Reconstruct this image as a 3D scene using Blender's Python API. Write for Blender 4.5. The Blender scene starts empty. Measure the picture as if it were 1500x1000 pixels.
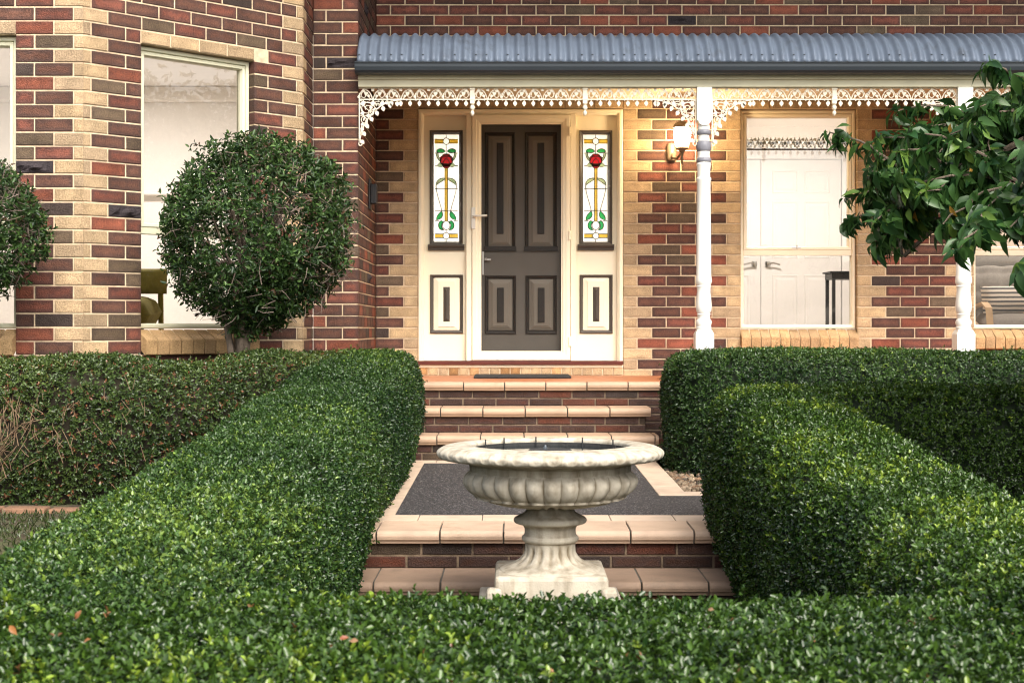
import bpy, math, random
import numpy as np
from mathutils import Vector
rnd = random.Random(7)
rng = np.random.default_rng(11)
R = math.radians
scene = bpy.context.scene
COL = scene.collection
CAMZ = 0.382
F = 2180.0

# ------------------------------------------------------------------ materials
def nodes(m):
    m.use_nodes = True
    return m.node_tree.nodes, m.node_tree.links

def M(name, col, rough=.6, metal=0., var=.18, vscale=7., bump=0., bscale=80., spec=.3, col2=None, c2scale=3., c2lo=.5, c2hi=.7):
    m = bpy.data.materials.new(name)
    N, L = nodes(m)
    b = N['Principled BSDF']
    b.inputs['Roughness'].default_value = rough
    b.inputs['Metallic'].default_value = metal
    b.inputs['Specular IOR Level'].default_value = spec
    tc = N.new('ShaderNodeTexCoord')
    n = N.new('ShaderNodeTexNoise'); n.inputs['Scale'].default_value = vscale; n.inputs['Detail'].default_value = 6
    L.new(tc.outputs['Object'], n.inputs['Vector'])
    mr = N.new('ShaderNodeMapRange'); mr.inputs[1].default_value = .25; mr.inputs[2].default_value = .75
    mr.inputs[3].default_value = 1 - var; mr.inputs[4].default_value = 1 + var * .6
    L.new(n.outputs['Fac'], mr.inputs[0])
    mx = N.new('ShaderNodeMix'); mx.data_type = 'RGBA'; mx.blend_type = 'MULTIPLY'; mx.inputs[0].default_value = 1
    mx.inputs[6].default_value = (*col, 1)
    L.new(mr.outputs[0], mx.inputs[7])
    out = mx.outputs[2]
    if col2:
        n2 = N.new('ShaderNodeTexNoise'); n2.inputs['Scale'].default_value = c2scale; n2.inputs['Detail'].default_value = 8
        n2.inputs['Roughness'].default_value = .65
        L.new(tc.outputs['Object'], n2.inputs['Vector'])
        r2 = N.new('ShaderNodeMapRange'); r2.inputs[1].default_value = c2lo; r2.inputs[2].default_value = c2hi
        L.new(n2.outputs['Fac'], r2.inputs[0])
        m2 = N.new('ShaderNodeMix'); m2.data_type = 'RGBA'
        L.new(r2.outputs[0], m2.inputs[0]); L.new(out, m2.inputs[6]); m2.inputs[7].default_value = (*col2, 1)
        out = m2.outputs[2]
    L.new(out, b.inputs['Base Color'])
    if bump:
        n3 = N.new('ShaderNodeTexNoise'); n3.inputs['Scale'].default_value = bscale; n3.inputs['Detail'].default_value = 5
        L.new(tc.outputs['Object'], n3.inputs['Vector'])
        bp = N.new('ShaderNodeBump'); bp.inputs['Strength'].default_value = bump; bp.inputs['Distance'].default_value = .01
        L.new(n3.outputs['Fac'], bp.inputs['Height']); L.new(bp.outputs[0], b.inputs['Normal'])
    return m

def emit(name, col, s):
    m = bpy.data.materials.new(name); N, L = nodes(m)
    N.remove(N['Principled BSDF'])
    e = N.new('ShaderNodeEmission'); e.inputs[0].default_value = (*col, 1); e.inputs[1].default_value = s
    L.new(e.outputs[0], N['Material Output'].inputs[0])
    return m

def brick_mat():
    m = bpy.data.materials.new('brick'); N, L = nodes(m); b = N['Principled BSDF']
    at = N.new('ShaderNodeAttribute'); at.attribute_name = 'Col'
    ev = N.new('ShaderNodeAttribute'); ev.attribute_name = 'buv'
    sp = N.new('ShaderNodeSeparateColor'); L.new(ev.outputs['Color'], sp.inputs[0])
    def mth(op, a, c):
        n = N.new('ShaderNodeMath'); n.operation = op
        for i, v in enumerate((a, c)):
            if isinstance(v, (int, float)): n.inputs[i].default_value = v
            else: L.new(v, n.inputs[i])
        return n.outputs[0]
    du, dv, w = sp.outputs[0], sp.outputs[1], sp.outputs[2]; h = ev.outputs['Alpha']
    e = mth('MINIMUM', mth('MINIMUM', du, mth('SUBTRACT', w, du)), mth('MINIMUM', dv, mth('SUBTRACT', h, dv)))
    tc = N.new('ShaderNodeTexCoord')
    n1 = N.new('ShaderNodeTexNoise'); n1.inputs['Scale'].default_value = 22; n1.inputs['Detail'].default_value = 5
    L.new(tc.outputs['Object'], n1.inputs['Vector'])
    e2 = mth("ADD", e, mth("MULTIPLY", mth("SUBTRACT", n1.outputs["Fac"], .5), .055))
    mr = N.new('ShaderNodeMapRange'); mr.inputs[1].default_value = .006; mr.inputs[2].default_value = .036
    mr.inputs[3].default_value = 1; mr.inputs[4].default_value = 0; mr.interpolation_type = 'SMOOTHSTEP'
    L.new(e2, mr.inputs[0])
    burn = mth('MULTIPLY', mr.outputs[0], at.outputs['Alpha'])
    mx = N.new('ShaderNodeMix'); mx.data_type = 'RGBA'
    L.new(burn, mx.inputs[0]); L.new(at.outputs['Color'], mx.inputs[6]); mx.inputs[7].default_value = (.045, .032, .03, 1)
    n2 = N.new('ShaderNodeTexNoise'); n2.inputs['Scale'].default_value = 140; n2.inputs['Detail'].default_value = 4
    L.new(tc.outputs['Object'], n2.inputs['Vector'])
    n4 = N.new('ShaderNodeTexNoise'); n4.inputs['Scale'].default_value = 9; n4.inputs['Detail'].default_value = 4
    L.new(tc.outputs['Object'], n4.inputs['Vector'])
    r2 = N.new('ShaderNodeMapRange'); r2.inputs[1].default_value = .3; r2.inputs[2].default_value = .7
    r2.inputs[3].default_value = .5; r2.inputs[4].default_value = 1.5
    L.new(mth('ADD', mth('MULTIPLY', n2.outputs['Fac'], .6), mth('MULTIPLY', n4.outputs['Fac'], .4)), r2.inputs[0])
    m2 = N.new('ShaderNodeMix'); m2.data_type = 'RGBA'; m2.blend_type = 'MULTIPLY'; m2.inputs[0].default_value = 1
    L.new(mx.outputs[2], m2.inputs[6]); L.new(r2.outputs[0], m2.inputs[7])
    L.new(m2.outputs[2], b.inputs['Base Color'])
    b.inputs['Roughness'].default_value = .7; b.inputs['Specular IOR Level'].default_value = .15
    bp = N.new('ShaderNodeBump'); bp.inputs['Strength'].default_value = .9; bp.inputs['Distance'].default_value = .007
    L.new(mth('ADD', n2.outputs['Fac'], n1.outputs['Fac']), bp.inputs['Height']); L.new(bp.outputs[0], b.inputs['Normal'])
    return m

def leaf_mat(name, rough=.2, trans=.2, spec=.42):
    m = bpy.data.materials.new(name); N, L = nodes(m); b = N['Principled BSDF']
    at = N.new('ShaderNodeAttribute'); at.attribute_name = 'Col'
    L.new(at.outputs['Color'], b.inputs['Base Color'])
    b.inputs['Roughness'].default_value = rough
    b.inputs['Specular IOR Level'].default_value = spec
    t = N.new('ShaderNodeBsdfTranslucent'); L.new(at.outputs['Color'], t.inputs[0])
    mx = N.new('ShaderNodeMixShader'); mx.inputs[0].default_value = trans
    L.new(b.outputs[0], mx.inputs[1]); L.new(t.outputs[0], mx.inputs[2])
    L.new(mx.outputs[0], N['Material Output'].inputs[0])
    return m

def glass_mat(name, tint=(1, 1, 1), refl=1.0):
    m = bpy.data.materials.new(name); N, L = nodes(m); N.remove(N['Principled BSDF'])
    t = N.new('ShaderNodeBsdfTransparent'); t.inputs[0].default_value = (*tint, 1)
    g = N.new('ShaderNodeBsdfGlossy'); g.inputs['Roughness'].default_value = .0
    f = N.new('ShaderNodeFresnel'); f.inputs[0].default_value = 1.6
    mu = N.new('ShaderNodeMath'); mu.operation = 'MULTIPLY'; mu.inputs[1].default_value = 2.2 * refl; mu.use_clamp = True
    L.new(f.outputs[0], mu.inputs[0])
    mx = N.new('ShaderNodeMixShader'); L.new(mu.outputs[0], mx.inputs[0])
    L.new(t.outputs[0], mx.inputs[1]); L.new(g.outputs[0], mx.inputs[2])
    L.new(mx.outputs[0], N['Material Output'].inputs[0])
    return m

MAT = {}
MAT['brick'] = brick_mat()
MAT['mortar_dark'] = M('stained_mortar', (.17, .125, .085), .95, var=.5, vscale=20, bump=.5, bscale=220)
MAT['mortar'] = M('mortar', (.60, .47, .32), .95, var=.3, vscale=25, bump=.5, bscale=220, col2=(.36, .26, .17), c2scale=2.6, c2lo=.5, c2hi=.75)
MAT['cream'] = M('cream_paint', (.85, .77, .58), .42, var=.05, vscale=3)
MAT['white'] = M('white_paint', (.74, .73, .67), .4, var=.05, vscale=4)
MAT['sage'] = M('pale_frame_paint', (.62, .60, .44), .4, var=.06, vscale=4)
MAT['beam'] = M('beam_paint', (.60, .56, .40), .5, var=.12, vscale=5)
MAT['lace'] = M('lace_paint', (.68, .62, .50), .5, var=.1, vscale=12)
MAT['grey_trim'] = M('charcoal_trim_paint', (.075, .065, .055), .35, var=.1)
MAT['door'] = M('taupe_door_paint', (.125, .112, .095), .45, var=.08)
MAT['door_dark'] = M('dark_door_trim', (.010, .009, .009), .5, var=.1)
MAT['roof'] = M('blue_grey_steel', (.125, .155, .205), .5, metal=.1, var=.2, vscale=4, col2=(.07, .08, .095), c2scale=6, c2lo=.56, c2hi=.8)
MAT['gutter'] = M('dark_gutter_paint', (.034, .042, .05), .45, var=.12, vscale=3)
MAT['tile'] = M('sandstone_tile', (.41, .28, .19), .6, var=.22, vscale=6, bump=.15, bscale=120, col2=(.27, .18, .115), c2scale=6, c2lo=.54, c2hi=.82)
MAT['vtile'] = M('terracotta_tile', (.40, .15, .065), .45, var=.15, vscale=5)
MAT['grout'] = M('dark_grout', (.10, .09, .075), .95, var=.3, vscale=40)
MAT['stone'] = M('urn_stone', (.45, .405, .325), .85, var=.25, vscale=9, bump=.28, bscale=130)
MAT['soil'] = M('soil', (.065, .046, .03), .95, var=.5, vscale=14, bump=1, bscale=40, col2=(.05, .055, .022), c2scale=7, c2lo=.42, c2hi=.6)
MAT['lawn'] = MAT['soil']
MAT['plaster'] = M('white_plaster', (.84, .82, .79), .8, var=.03)
MAT['int_door'] = M('white_door_paint', (.84, .81, .77), .5, var=.03)
MAT['carpet'] = M('pale_carpet', (.5, .43, .36), .95, var=.2, vscale=30)
MAT['black'] = M('black_metal', (.02, .02, .021), .4, var=.2)
MAT['rubber'] = M('black_rubber', (.03, .03, .03), .85, var=.3, vscale=40, bump=.5)
MAT['steel'] = M('satin_steel', (.55, .53, .5), .28, metal=1, var=.05)
MAT['bronze'] = M('lantern_bronze', (.26, .20, .14), .5, metal=.4, var=.3, vscale=30)
MAT['bark'] = M('bark', (.13, .10, .075), .9, var=.4, vscale=30, bump=.8, bscale=60)
MAT['twig'] = M('dry_twig', (.17, .13, .105), .85, var=.4, vscale=30)
MAT['dead_twig'] = M('dead_twig', (.20, .135, .08), .85, var=.4, vscale=30)
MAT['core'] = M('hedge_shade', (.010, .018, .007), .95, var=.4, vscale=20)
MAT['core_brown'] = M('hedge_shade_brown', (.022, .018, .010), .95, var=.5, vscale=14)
MAT['leaf'] = leaf_mat('hedge_leaf')
MAT['leaf_big'] = leaf_mat('tree_leaf', .32, .28, .3)
MAT['glass'] = glass_mat('window_glass')
MAT['sglass_white'] = None
MAT['threshold'] = M('red_timber', (.10, .022, .014), .45, var=.2, vscale=9)
MAT['olive'] = M('olive_velvet', (.17, .15, .035), .9, var=.25, vscale=20)
MAT['fabric'] = M('grey_fabric', (.20, .18, .155), .95, var=.2, vscale=60, bump=.4, bscale=300)
MAT['birch'] = M('birch_wood', (.55, .36, .18), .5, var=.15, vscale=14)
MAT['terracotta'] = M('terracotta_edging', (.20, .11, .065), .85, var=.3, vscale=9, bump=.4)

def speckle(name):
    m = bpy.data.materials.new(name); N, L = nodes(m); b = N['Principled BSDF']
    tc = N.new('ShaderNodeTexCoord')
    v = N.new('ShaderNodeTexVoronoi'); v.inputs['Scale'].default_value = 150
    L.new(tc.outputs['Object'], v.inputs['Vector'])
    cr = N.new('ShaderNodeValToRGB')
    sep = N.new('ShaderNodeSeparateColor'); L.new(v.outputs['Color'], sep.inputs[0])
    L.new(sep.outputs[0], cr.inputs[0])
    e = cr.color_ramp.elements
    e[0].position = .0; e[0].color = (.014, .013, .014, 1)
    e[1].position = 1; e[1].color = (.20, .185, .185, 1)
    a = cr.color_ramp.elements.new(.55); a.color = (.016, .015, .016, 1)
    a = cr.color_ramp.elements.new(.82); a.color = (.030, .028, .030, 1)
    L.new(cr.outputs[0], b.inputs['Base Color'])
    b.inputs['Roughness'].default_value = .75
    bp = N.new('ShaderNodeBump'); bp.inputs['Strength'].default_value = .6; bp.inputs['Distance'].default_value = .004
    L.new(v.outputs['Distance'], bp.inputs['Height']); bp.invert = True
    L.new(bp.outputs[0], b.inputs['Normal'])
    return m
MAT['speckle'] = speckle('pebbled_resin')

def urn_stone():
    m = MAT['stone']; N = m.node_tree.nodes; L = m.node_tree.links
    b = N['Principled BSDF']; src = b.inputs['Base Color'].links[0].from_socket
    tc = N.new('ShaderNodeTexCoord')
    mp = N.new('ShaderNodeMapping'); mp.inputs['Scale'].default_value = (26, 26, 5)
    L.new(tc.outputs['Object'], mp.inputs[0])
    n = N.new('ShaderNodeTexNoise'); n.inputs['Scale'].default_value = 1; n.inputs['Detail'].default_value = 6
    L.new(mp.outputs[0], n.inputs['Vector'])
    # weathering stain in vertical streaks, stronger in the creases
    sx = N.new('ShaderNodeSeparateXYZ'); L.new(tc.outputs['Object'], sx.inputs[0])
    zr = N.new('ShaderNodeMapRange'); zr.inputs[1].default_value = .38; zr.inputs[2].default_value = .78
    zr.inputs[3].default_value = .18; zr.inputs[4].default_value = 0.0
    L.new(sx.outputs[2], zr.inputs[0])
    geo = N.new('ShaderNodeNewGeometry')
    pr = N.new('ShaderNodeMapRange'); pr.inputs[1].default_value = .52; pr.inputs[2].default_value = .44
    pr.inputs[3].default_value = 0; pr.inputs[4].default_value = .35
    L.new(geo.outputs['Pointiness'], pr.inputs[0])
    ad = N.new('ShaderNodeMath'); ad.operation = 'ADD'; L.new(n.outputs['Fac'], ad.inputs[0]); L.new(pr.outputs[0], ad.inputs[1])
    mr = N.new('ShaderNodeMapRange'); mr.inputs[1].default_value = .48; mr.inputs[2].default_value = .84
    mr.inputs[4].default_value = .9
    L.new(ad.outputs[0], mr.inputs[0])
    mx = N.new('ShaderNodeMix'); mx.data_type = 'RGBA'
    L.new(mr.outputs[0], mx.inputs[0]); L.new(src, mx.inputs[6]); mx.inputs[7].default_value = (.17, .135, .085, 1)
    L.new(mx.outputs[2], b.inputs['Base Color'])
urn_stone()

# ------------------------------------------------------------------ mesh builder
def wloc(o):
    v = Vector((0, 0, 0))
    while o is not None:
        v = v + o.location; o = o.parent
    return v

class MB:
    def __init__(s, xf=None):
        s.v = []; s.f = []; s.xf = xf; s.col = []; s.buv = []; s.hascol = False
    def add(s, verts, faces, col=None, buv=None):
        b = len(s.v)
        if s.xf: verts = [s.xf(*p) for p in verts]
        s.v.extend(verts); s.f.extend([tuple(i + b for i in f) for f in faces])
        if col is not None: s.hascol = True
        s.col.extend([col if col is not None else (.5, .4, .25, 0)] * len(verts))
        s.buv.extend(buv if buv is not None else [(.5, .5, 1, 1)] * len(verts))
        return b
    def box(s, x0, x1, y0, y1, z0, z1, **k):
        v = [(x0, y0, z0), (x1, y0, z0), (x1, y1, z0), (x0, y1, z0), (x0, y0, z1), (x1, y0, z1), (x1, y1, z1), (x0, y1, z1)]
        f = [(0, 3, 2, 1), (4, 5, 6, 7), (0, 1, 5, 4), (1, 2, 6, 5), (2, 3, 7, 6), (3, 0, 4, 7)]
        s.add(v, f, **k)
    def mould(s, x0, x1, z0, z1, prof, fill=None):
        """profile of (inset, depth) swept round a rectangle in the wall plane"""
        v = []
        for i, d in prof:
            v += [(x0 + i, d, z0 + i), (x1 - i, d, z0 + i), (x1 - i, d, z1 - i), (x0 + i, d, z1 - i)]
        f = []
        for k in range(len(prof) - 1):
            for c in range(4):
                a, b = k * 4 + c, k * 4 + (c + 1) % 4
                f.append((a, b, b + 4, a + 4))
        if fill: n = (len(prof) - 1) * 4; f.append((n, n + 1, n + 2, n + 3))
        s.add(v, f)
    def ext(s, prof, x0, x1, caps=True):
        """closed (y,z) profile extruded along x"""
        n = len(prof)
        v = [(x0, y, z) for y, z in prof] + [(x1, y, z) for y, z in prof]
        f = [(i, (i + 1) % n, n + (i + 1) % n, n + i) for i in range(n)]
        if caps: f += [tuple(range(n - 1, -1, -1)), tuple(range(n, 2 * n))]
        s.add(v, f)
    def lathe(s, prof, c=(0, 0, 0), n=24, caps=True):
        v = []; f = []
        for r, z in prof:
            for k in range(n):
                a = 2 * math.pi * k / n
                v.append((c[0] + r * math.cos(a), c[1] + r * math.sin(a), c[2] + z))
        m = len(prof)
        for j in range(m - 1):
            for k in range(n):
                a = j * n + k; b = j * n + (k + 1) % n
                f.append((a, b, b + n, a + n))
        if caps:
            f.append(tuple(range(n - 1, -1, -1))); f.append(tuple(range((m - 1) * n, m * n)))
        s.add(v, f)
    def tube(s, pts, r, n=6, r1=None):
        pts = [Vector(p) for p in pts]; m = len(pts)
        v = []; f = []
        up = Vector((.31, .17, .93))
        for i, p in enumerate(pts):
            t = (pts[min(i + 1, m - 1)] - pts[max(i - 1, 0)]).normalized()
            a = t.cross(up)
            if a.length < 1e-3: a = t.cross(Vector((1, 0, 0)))
            a.normalize(); b = t.cross(a)
            rr = r if r1 is None else r + (r1 - r) * i / (m - 1)
            for k in range(n):
                q = p + (a * math.cos(2 * math.pi * k / n) + b * math.sin(2 * math.pi * k / n)) * rr
                v.append(tuple(q))
        for i in range(m - 1):
            for k in range(n):
                a = i * n + k; b = i * n + (k + 1) % n
                f.append((a, b, b + n, a + n))
        f.append(tuple(range(n - 1, -1, -1))); f.append(tuple(range((m - 1) * n, m * n)))
        s.add(v, f)
    def ribbon(s, pts, w, d0, d1, closed=False):
        """flat strip along a polyline of (u,z) in the wall plane"""
        m = len(pts); v = []; f = []
        for i, (u, z) in enumerate(pts):
            a = pts[(i - 1) % m] if (closed or i > 0) else pts[i]
            b = pts[(i + 1) % m] if (closed or i < m - 1) else pts[i]
            tx, tz = b[0] - a[0], b[1] - a[1]; l = math.hypot(tx, tz) or 1
            nx, nz = -tz / l * w / 2, tx / l * w / 2
            v += [(u + nx, d0, z + nz), (u - nx, d0, z - nz), (u - nx, d1, z - nz), (u + nx, d1, z + nz)]
        for i in range(m if closed else m - 1):
            j = (i + 1) % m
            for c in range(4):
                f.append((i * 4 + c, i * 4 + (c + 1) % 4, j * 4 + (c + 1) % 4, j * 4 + c))
        if not closed: f += [(0, 3, 2, 1), ((m - 1) * 4, (m - 1) * 4 + 1, (m - 1) * 4 + 2, (m - 1) * 4 + 3)]
        s.add(v, f)
    def poly(s, pts, d0, d1):
        n = len(pts)
        v = [(u, d0, z) for u, z in pts] + [(u, d1, z) for u, z in pts]
        f = [tuple(range(n)), tuple(range(2 * n - 1, n - 1, -1))] + [(i, n + i, n + (i + 1) % n, (i + 1) % n) for i in range(n)]
        s.add(v, f)
    def build(s, name, mat, parent=None, bevel=0, smooth=False, label=None):
        me = bpy.data.meshes.new(name)
        off = wloc(parent) if parent is not None else Vector((0, 0, 0))
        me.from_pydata([(p[0] - off.x, p[1] - off.y, p[2] - off.z) for p in s.v], [], s.f)
        me.materials.append(mat)
        if s.hascol:
            a = me.attributes.new('Col', 'FLOAT_COLOR', 'POINT'); a.data.foreach_set('color', np.array(s.col, 'f').ravel())
            a = me.attributes.new('buv', 'FLOAT_COLOR', 'POINT'); a.data.foreach_set('color', np.array(s.buv, 'f').ravel())
        me.validate(); me.update()
        # consistent outward normals
        import bmesh
        bm = bmesh.new(); bm.from_mesh(me); bmesh.ops.recalc_face_normals(bm, faces=bm.faces); bm.to_mesh(me); bm.free()
        o = bpy.data.objects.new(name, me); COL.objects.link(o)
        if parent is not None: o.parent = parent
        if bevel:
            b = o.modifiers.new('b', 'BEVEL'); b.width = bevel; b.segments = 2; b.limit_method = 'ANGLE'; b.angle_limit = R(40)
        if smooth:
            me.polygons.foreach_set('use_smooth', [True] * len(me.polygons))
            if smooth != 'all': 
                try: me.set_sharp_from_angle(angle=R(38))
                except Exception: pass
        if label: o['label'] = label
        return o

def tag(o, label=None, cat=None, group=None, kind=None):
    if label: o['label'] = label
    if cat: o['category'] = cat
    if group: o['group'] = group
    if kind: o['kind'] = kind
    return o
def thing(name, loc, label, cat, group=None, kind=None):
    o = bpy.data.objects.new(name, None); COL.objects.link(o); o.location = loc; o.empty_display_size = .2
    return tag(o, label, cat, group, kind)
def wallframe(ox, oy, ux, uy):
    return lambda u, d, z: (ox + u * ux - d * uy, oy + u * uy + d * ux, z)

# ------------------------------------------------------------------ bricks
CH = .0857; ZC = .222
J = .010
def kcol(kind):
    r = rnd.random()
    j = rnd.uniform(.8, 1.22)
    if kind in ('c', 'cb'):
        c = rnd.choice([(.48, .35, .205), (.52, .375, .22), (.45, .325, .19), (.50, .36, .205), (.41, .30, .185)]); a = .12
        if kind == 'cb': c = (c[0] * .80, c[1] * .79, c[2] * .80)  # bay cream bricks: darker copy, its colour offsets the strong sun there
        j = rnd.uniform(.86, 1.08)
    elif kind == 'co':
        c = rnd.choice([(.44, .25, .11), (.40, .22, .09), (.47, .28, .13)]); a = .25
    else:
        p = rnd.random()
        if p < .44: c = (.112, .056, .045); a = .6
        elif p < .72: c = (.165, .062, .049); a = .6
        elif p < .84: c = (.215, .073, .050); a = .35
        elif p < .96: c = (.115, .086, .064); a = .35
        else: c = (.052, .040, .038); a = .5
        c = (c[0] * 1.12, c[1] * 1.06, c[2] * .95) if kind == 'm' else (c[0] * .92, c[1] * .86, c[2] * .74)  # porch wall bricks brighter and redder: lamp glow put into their colour
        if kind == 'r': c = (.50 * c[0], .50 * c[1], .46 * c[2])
    return (c[0] * j, c[1] * j, c[2] * j, a)

def brick(mb, ua, ub, za, zb, kind, depth=.10, proud=0.):
    d = rnd.uniform(-.0012, .0012) - proud
    e = .0035; jx = rnd.uniform(-.001, .001); jz = rnd.uniform(-.001, .001)
    ua += jx; ub += jx; za += jz; zb += jz
    col = kcol(kind); w, h = ub - ua, zb - za
    V = []; B = []
    def ring(i, dd):
        for (u, z) in ((ua + i, za + i), (ub - i, za + i), (ub - i, zb - i), (ua + i, zb - i)):
            V.append((u, dd + rnd.uniform(-.0005, .0005), z)); B.append((u - ua, z - za, w, h))
    ring(0, d + depth); ring(0, d + e); ring(e, d)
    cl = kind in 'dm' and rnd.random() < .028 and w > .2 and depth > .08
    f = []
    for k in range(2):
        for c in range(4):
            a, b2 = k * 4 + c, k * 4 + (c + 1) % 4
            f.append((a, b2, b2 + 4, a + 4))
    if not cl:
        f.append((8, 9, 10, 11))
    else:
        # over-burnt clinker: rough, lumpy, nearly black face
        col = (.035, .028, .03, .2); nx, nz = 12, 5
        lumps = [(rnd.uniform(.1, .9), rnd.uniform(.25, .75), rnd.uniform(.08, .2), rnd.uniform(.006, .03)) for _ in range(3)]
        base = len(V)
        for iz in range(nz + 1):
            for ix in range(nx + 1):
                fu, fz = ix / nx, iz / nz
                edge = 0 < ix < nx and 0 < iz < nz
                hh = 0
                if edge:
                    hh = rnd.uniform(-.002, .005)
                    for (lu, lz, lr, lh) in lumps:
                        q = ((fu - lu) / lr) ** 2 + ((fz - lz) / (lr * 1.8)) ** 2
                        hh += lh * math.exp(-q * 1.6)
                V.append((ua + e + fu * (w - 2 * e), d - hh, za + e + fz * (h - 2 * e))); B.append((.5, .5, 1, 1))
        for iz in range(nz):
            for ix in range(nx):
                a = base + iz * (nx + 1) + ix
                f.append((a, a + 1, a + nx + 2, a + nx + 1))
    mb.add(V, f, col=col, buv=B)

def slab(mb, u0, u1, z0, z1, ops, d0, d1):
    us = sorted({u0, u1, *[min(max(o[i], u0), u1) for o in ops for i in (0, 1)]})
    zs = sorted({z0, z1, *[min(max(o[i], z0), z1) for o in ops for i in (2, 3)]})
    for a, b in zip(us, us[1:]):
        if b - a < 1e-6: continue
        run = None
        for c, d in zip(zs, zs[1:]):
            m = ((a + b) / 2, (c + d) / 2)
            hole = any(o[0] < m[0] < o[1] and o[2] < m[1] < o[3] for o in ops)
            if not hole:
                run = [run[0], d] if run else [c, d]
            if hole and run:
                mb.box(a, b, d0, d1, run[0], run[1]); run = None
        if run: mb.box(a, b, d0, d1, run[0], run[1])

def wall(name, xf, u0, u1, z0, z1, ops, row, parent, depth=.1, mortar='mortar', muted=False):
    """ops: (u0,u1,z0,z1); row(k) -> [(ua,ub,kind)] covering u0..u1"""
    mb = MB(xf); k0 = int(math.floor((z0 - ZC) / CH)); k1 = int(math.ceil((z1 - ZC) / CH))
    for k in range(k0, k1):
        za, zb = max(ZC + k * CH + J / 2, z0), min(ZC + (k + 1) * CH - J / 2, z1)
        if zb - za < .02: continue
        for ua, ub, kind in row(k):
            if muted and kind == 'c': kind = 'cb'
            segs = [(max(ua, u0), min(ub, u1))]
            for o in ops:
                if zb <= o[2] + .012 or za >= o[3] - .012: continue
                n = []
                for a, b in segs:
                    if b <= o[0] or a >= o[1]: n.append((a, b)); continue
                    if a < o[0]: n.append((a, o[0]))
                    if b > o[1]: n.append((o[1], b))
                segs = n
            for a, b in segs:
                if b - a > .025: brick(mb, a, b, za, zb, kind, depth)
    o = mb.build(name, MAT['brick'], parent)
    m2 = MB(xf)
    slab(m2, u0 + .005, u1 - .005, z0, z1, [(o_[0] - .003, o_[1] + .003, o_[2] - .003, o_[3] + .003) for o_ in ops], .0055, depth + .012)
    mo = m2.build('mortar_bed', MAT[mortar], o)
    return o

# openings
ZT = ZC + 23 * CH      # top of every opening
ZS = .385              # window sill line
def ux(px): return (px - 750) / 178.0
def uz(py): return CAMZ - (py - 482) / 178.0
DL, DR = ux(612), ux(913)
W1L, W1R = ux(1085), ux(1256)
W2L, W2R = W1R + .96, W1R + 1.92
MAIN_Y = 12.25; VER_Y = 10.85
AX, AY = -2.639, 9.16
BL = 1.68
S2 = math.sqrt(.5)
BX, BY = AX + BL * S2, AY + BL * S2
WINGX = -1.121
xf_main = wallframe(0, MAIN_Y, 1, 0)
xf_ang = wallframe(AX, AY, S2, S2)
xf_front = wallframe(AX, AY, 1, 0)
xf_bret = wallframe(BX, BY, 0, 1)
xf_wing = wallframe(0, VER_Y, 1, 0)
xf_ret = wallframe(WINGX, VER_Y, 0, 1)

house = thing('brick_house', (0, MAIN_Y, 0), 'dark red and brown brick house with cream brick corners, bay window and veranda', 'house')

def bond(a, b, off=0., kind='d'):
    out = []; u = a + off - .24
    while u < b:
        ua, ub = max(u, a), min(u + .23, b)
        if ub - ua > .03: out.append((ua, ub, kind))
        u += .24
    return out
def section(a, b, k, left, right):
    """bonded pier between openings; cream bricks at the toothed edges"""
    even = k % 2 == 0
    out = []
    aa, bb = a, b
    hl = .11 if even else .23
    if left: out.append((a, a + hl, 'c')); aa = a + hl + J
    if right: out.append((b - hl, b, 'c')); bb = b - hl - J
    u = aa
    while u < bb - .03:
        ub = min(u + .23, bb)
        if bb - ub < .05: ub = bb
        out.append((u, ub, 'd')); u = ub + J
    return out
def row_main(k): return [(a, b, 'm' if q == 'd' else q) for a, b, q in row_main_(k)]
def row_main_(k):
    if k >= 24: return bond(WINGX, 6.6, (.12 if k % 2 == 0 else 0.) + .005)
    if k == 23:
        o = section(WINGX, DL, k, False, True)
        n = 7; w = (DR - DL) / n
        o += [(DL + i * w + J / 2, DL + (i + 1) * w - J / 2, 'c') for i in range(n)]
        o += section(DR, W1L, k, True, True)
        for L_, R_ in ((W1L, W1R), (W2L, W2R)):
            w = (R_ - L_) / 4
            o += [(L_ + i * w + J / 2, L_ + (i + 1) * w - J / 2, 'c') for i in range(4)]
        o += section(W1R, W2L, k, True, True) + section(W2R, 6.6, k, True, False)
        return o
    o = section(WINGX, DL, k, False, True) + section(DR, W1L, k, True, True)
    if k < 2:
        for L_, R_ in ((W1L, W1R), (W2L, W2R)): o += bond(L_, R_, .12 if k % 2 else 0.)
    o += section(W1R, W2L, k, True, True) + section(W2R, 6.6, k, True, False)
    return o
ZTOP = 5.1
main_ops = [(DL, DR, -.2, ZT), (W1L, W1R, .222, ZT), (W2L, W2R, .222, ZT)]
wall('wall', xf_main, WINGX, 6.6, -.12, ZTOP, main_ops, row_main, house)

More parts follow.
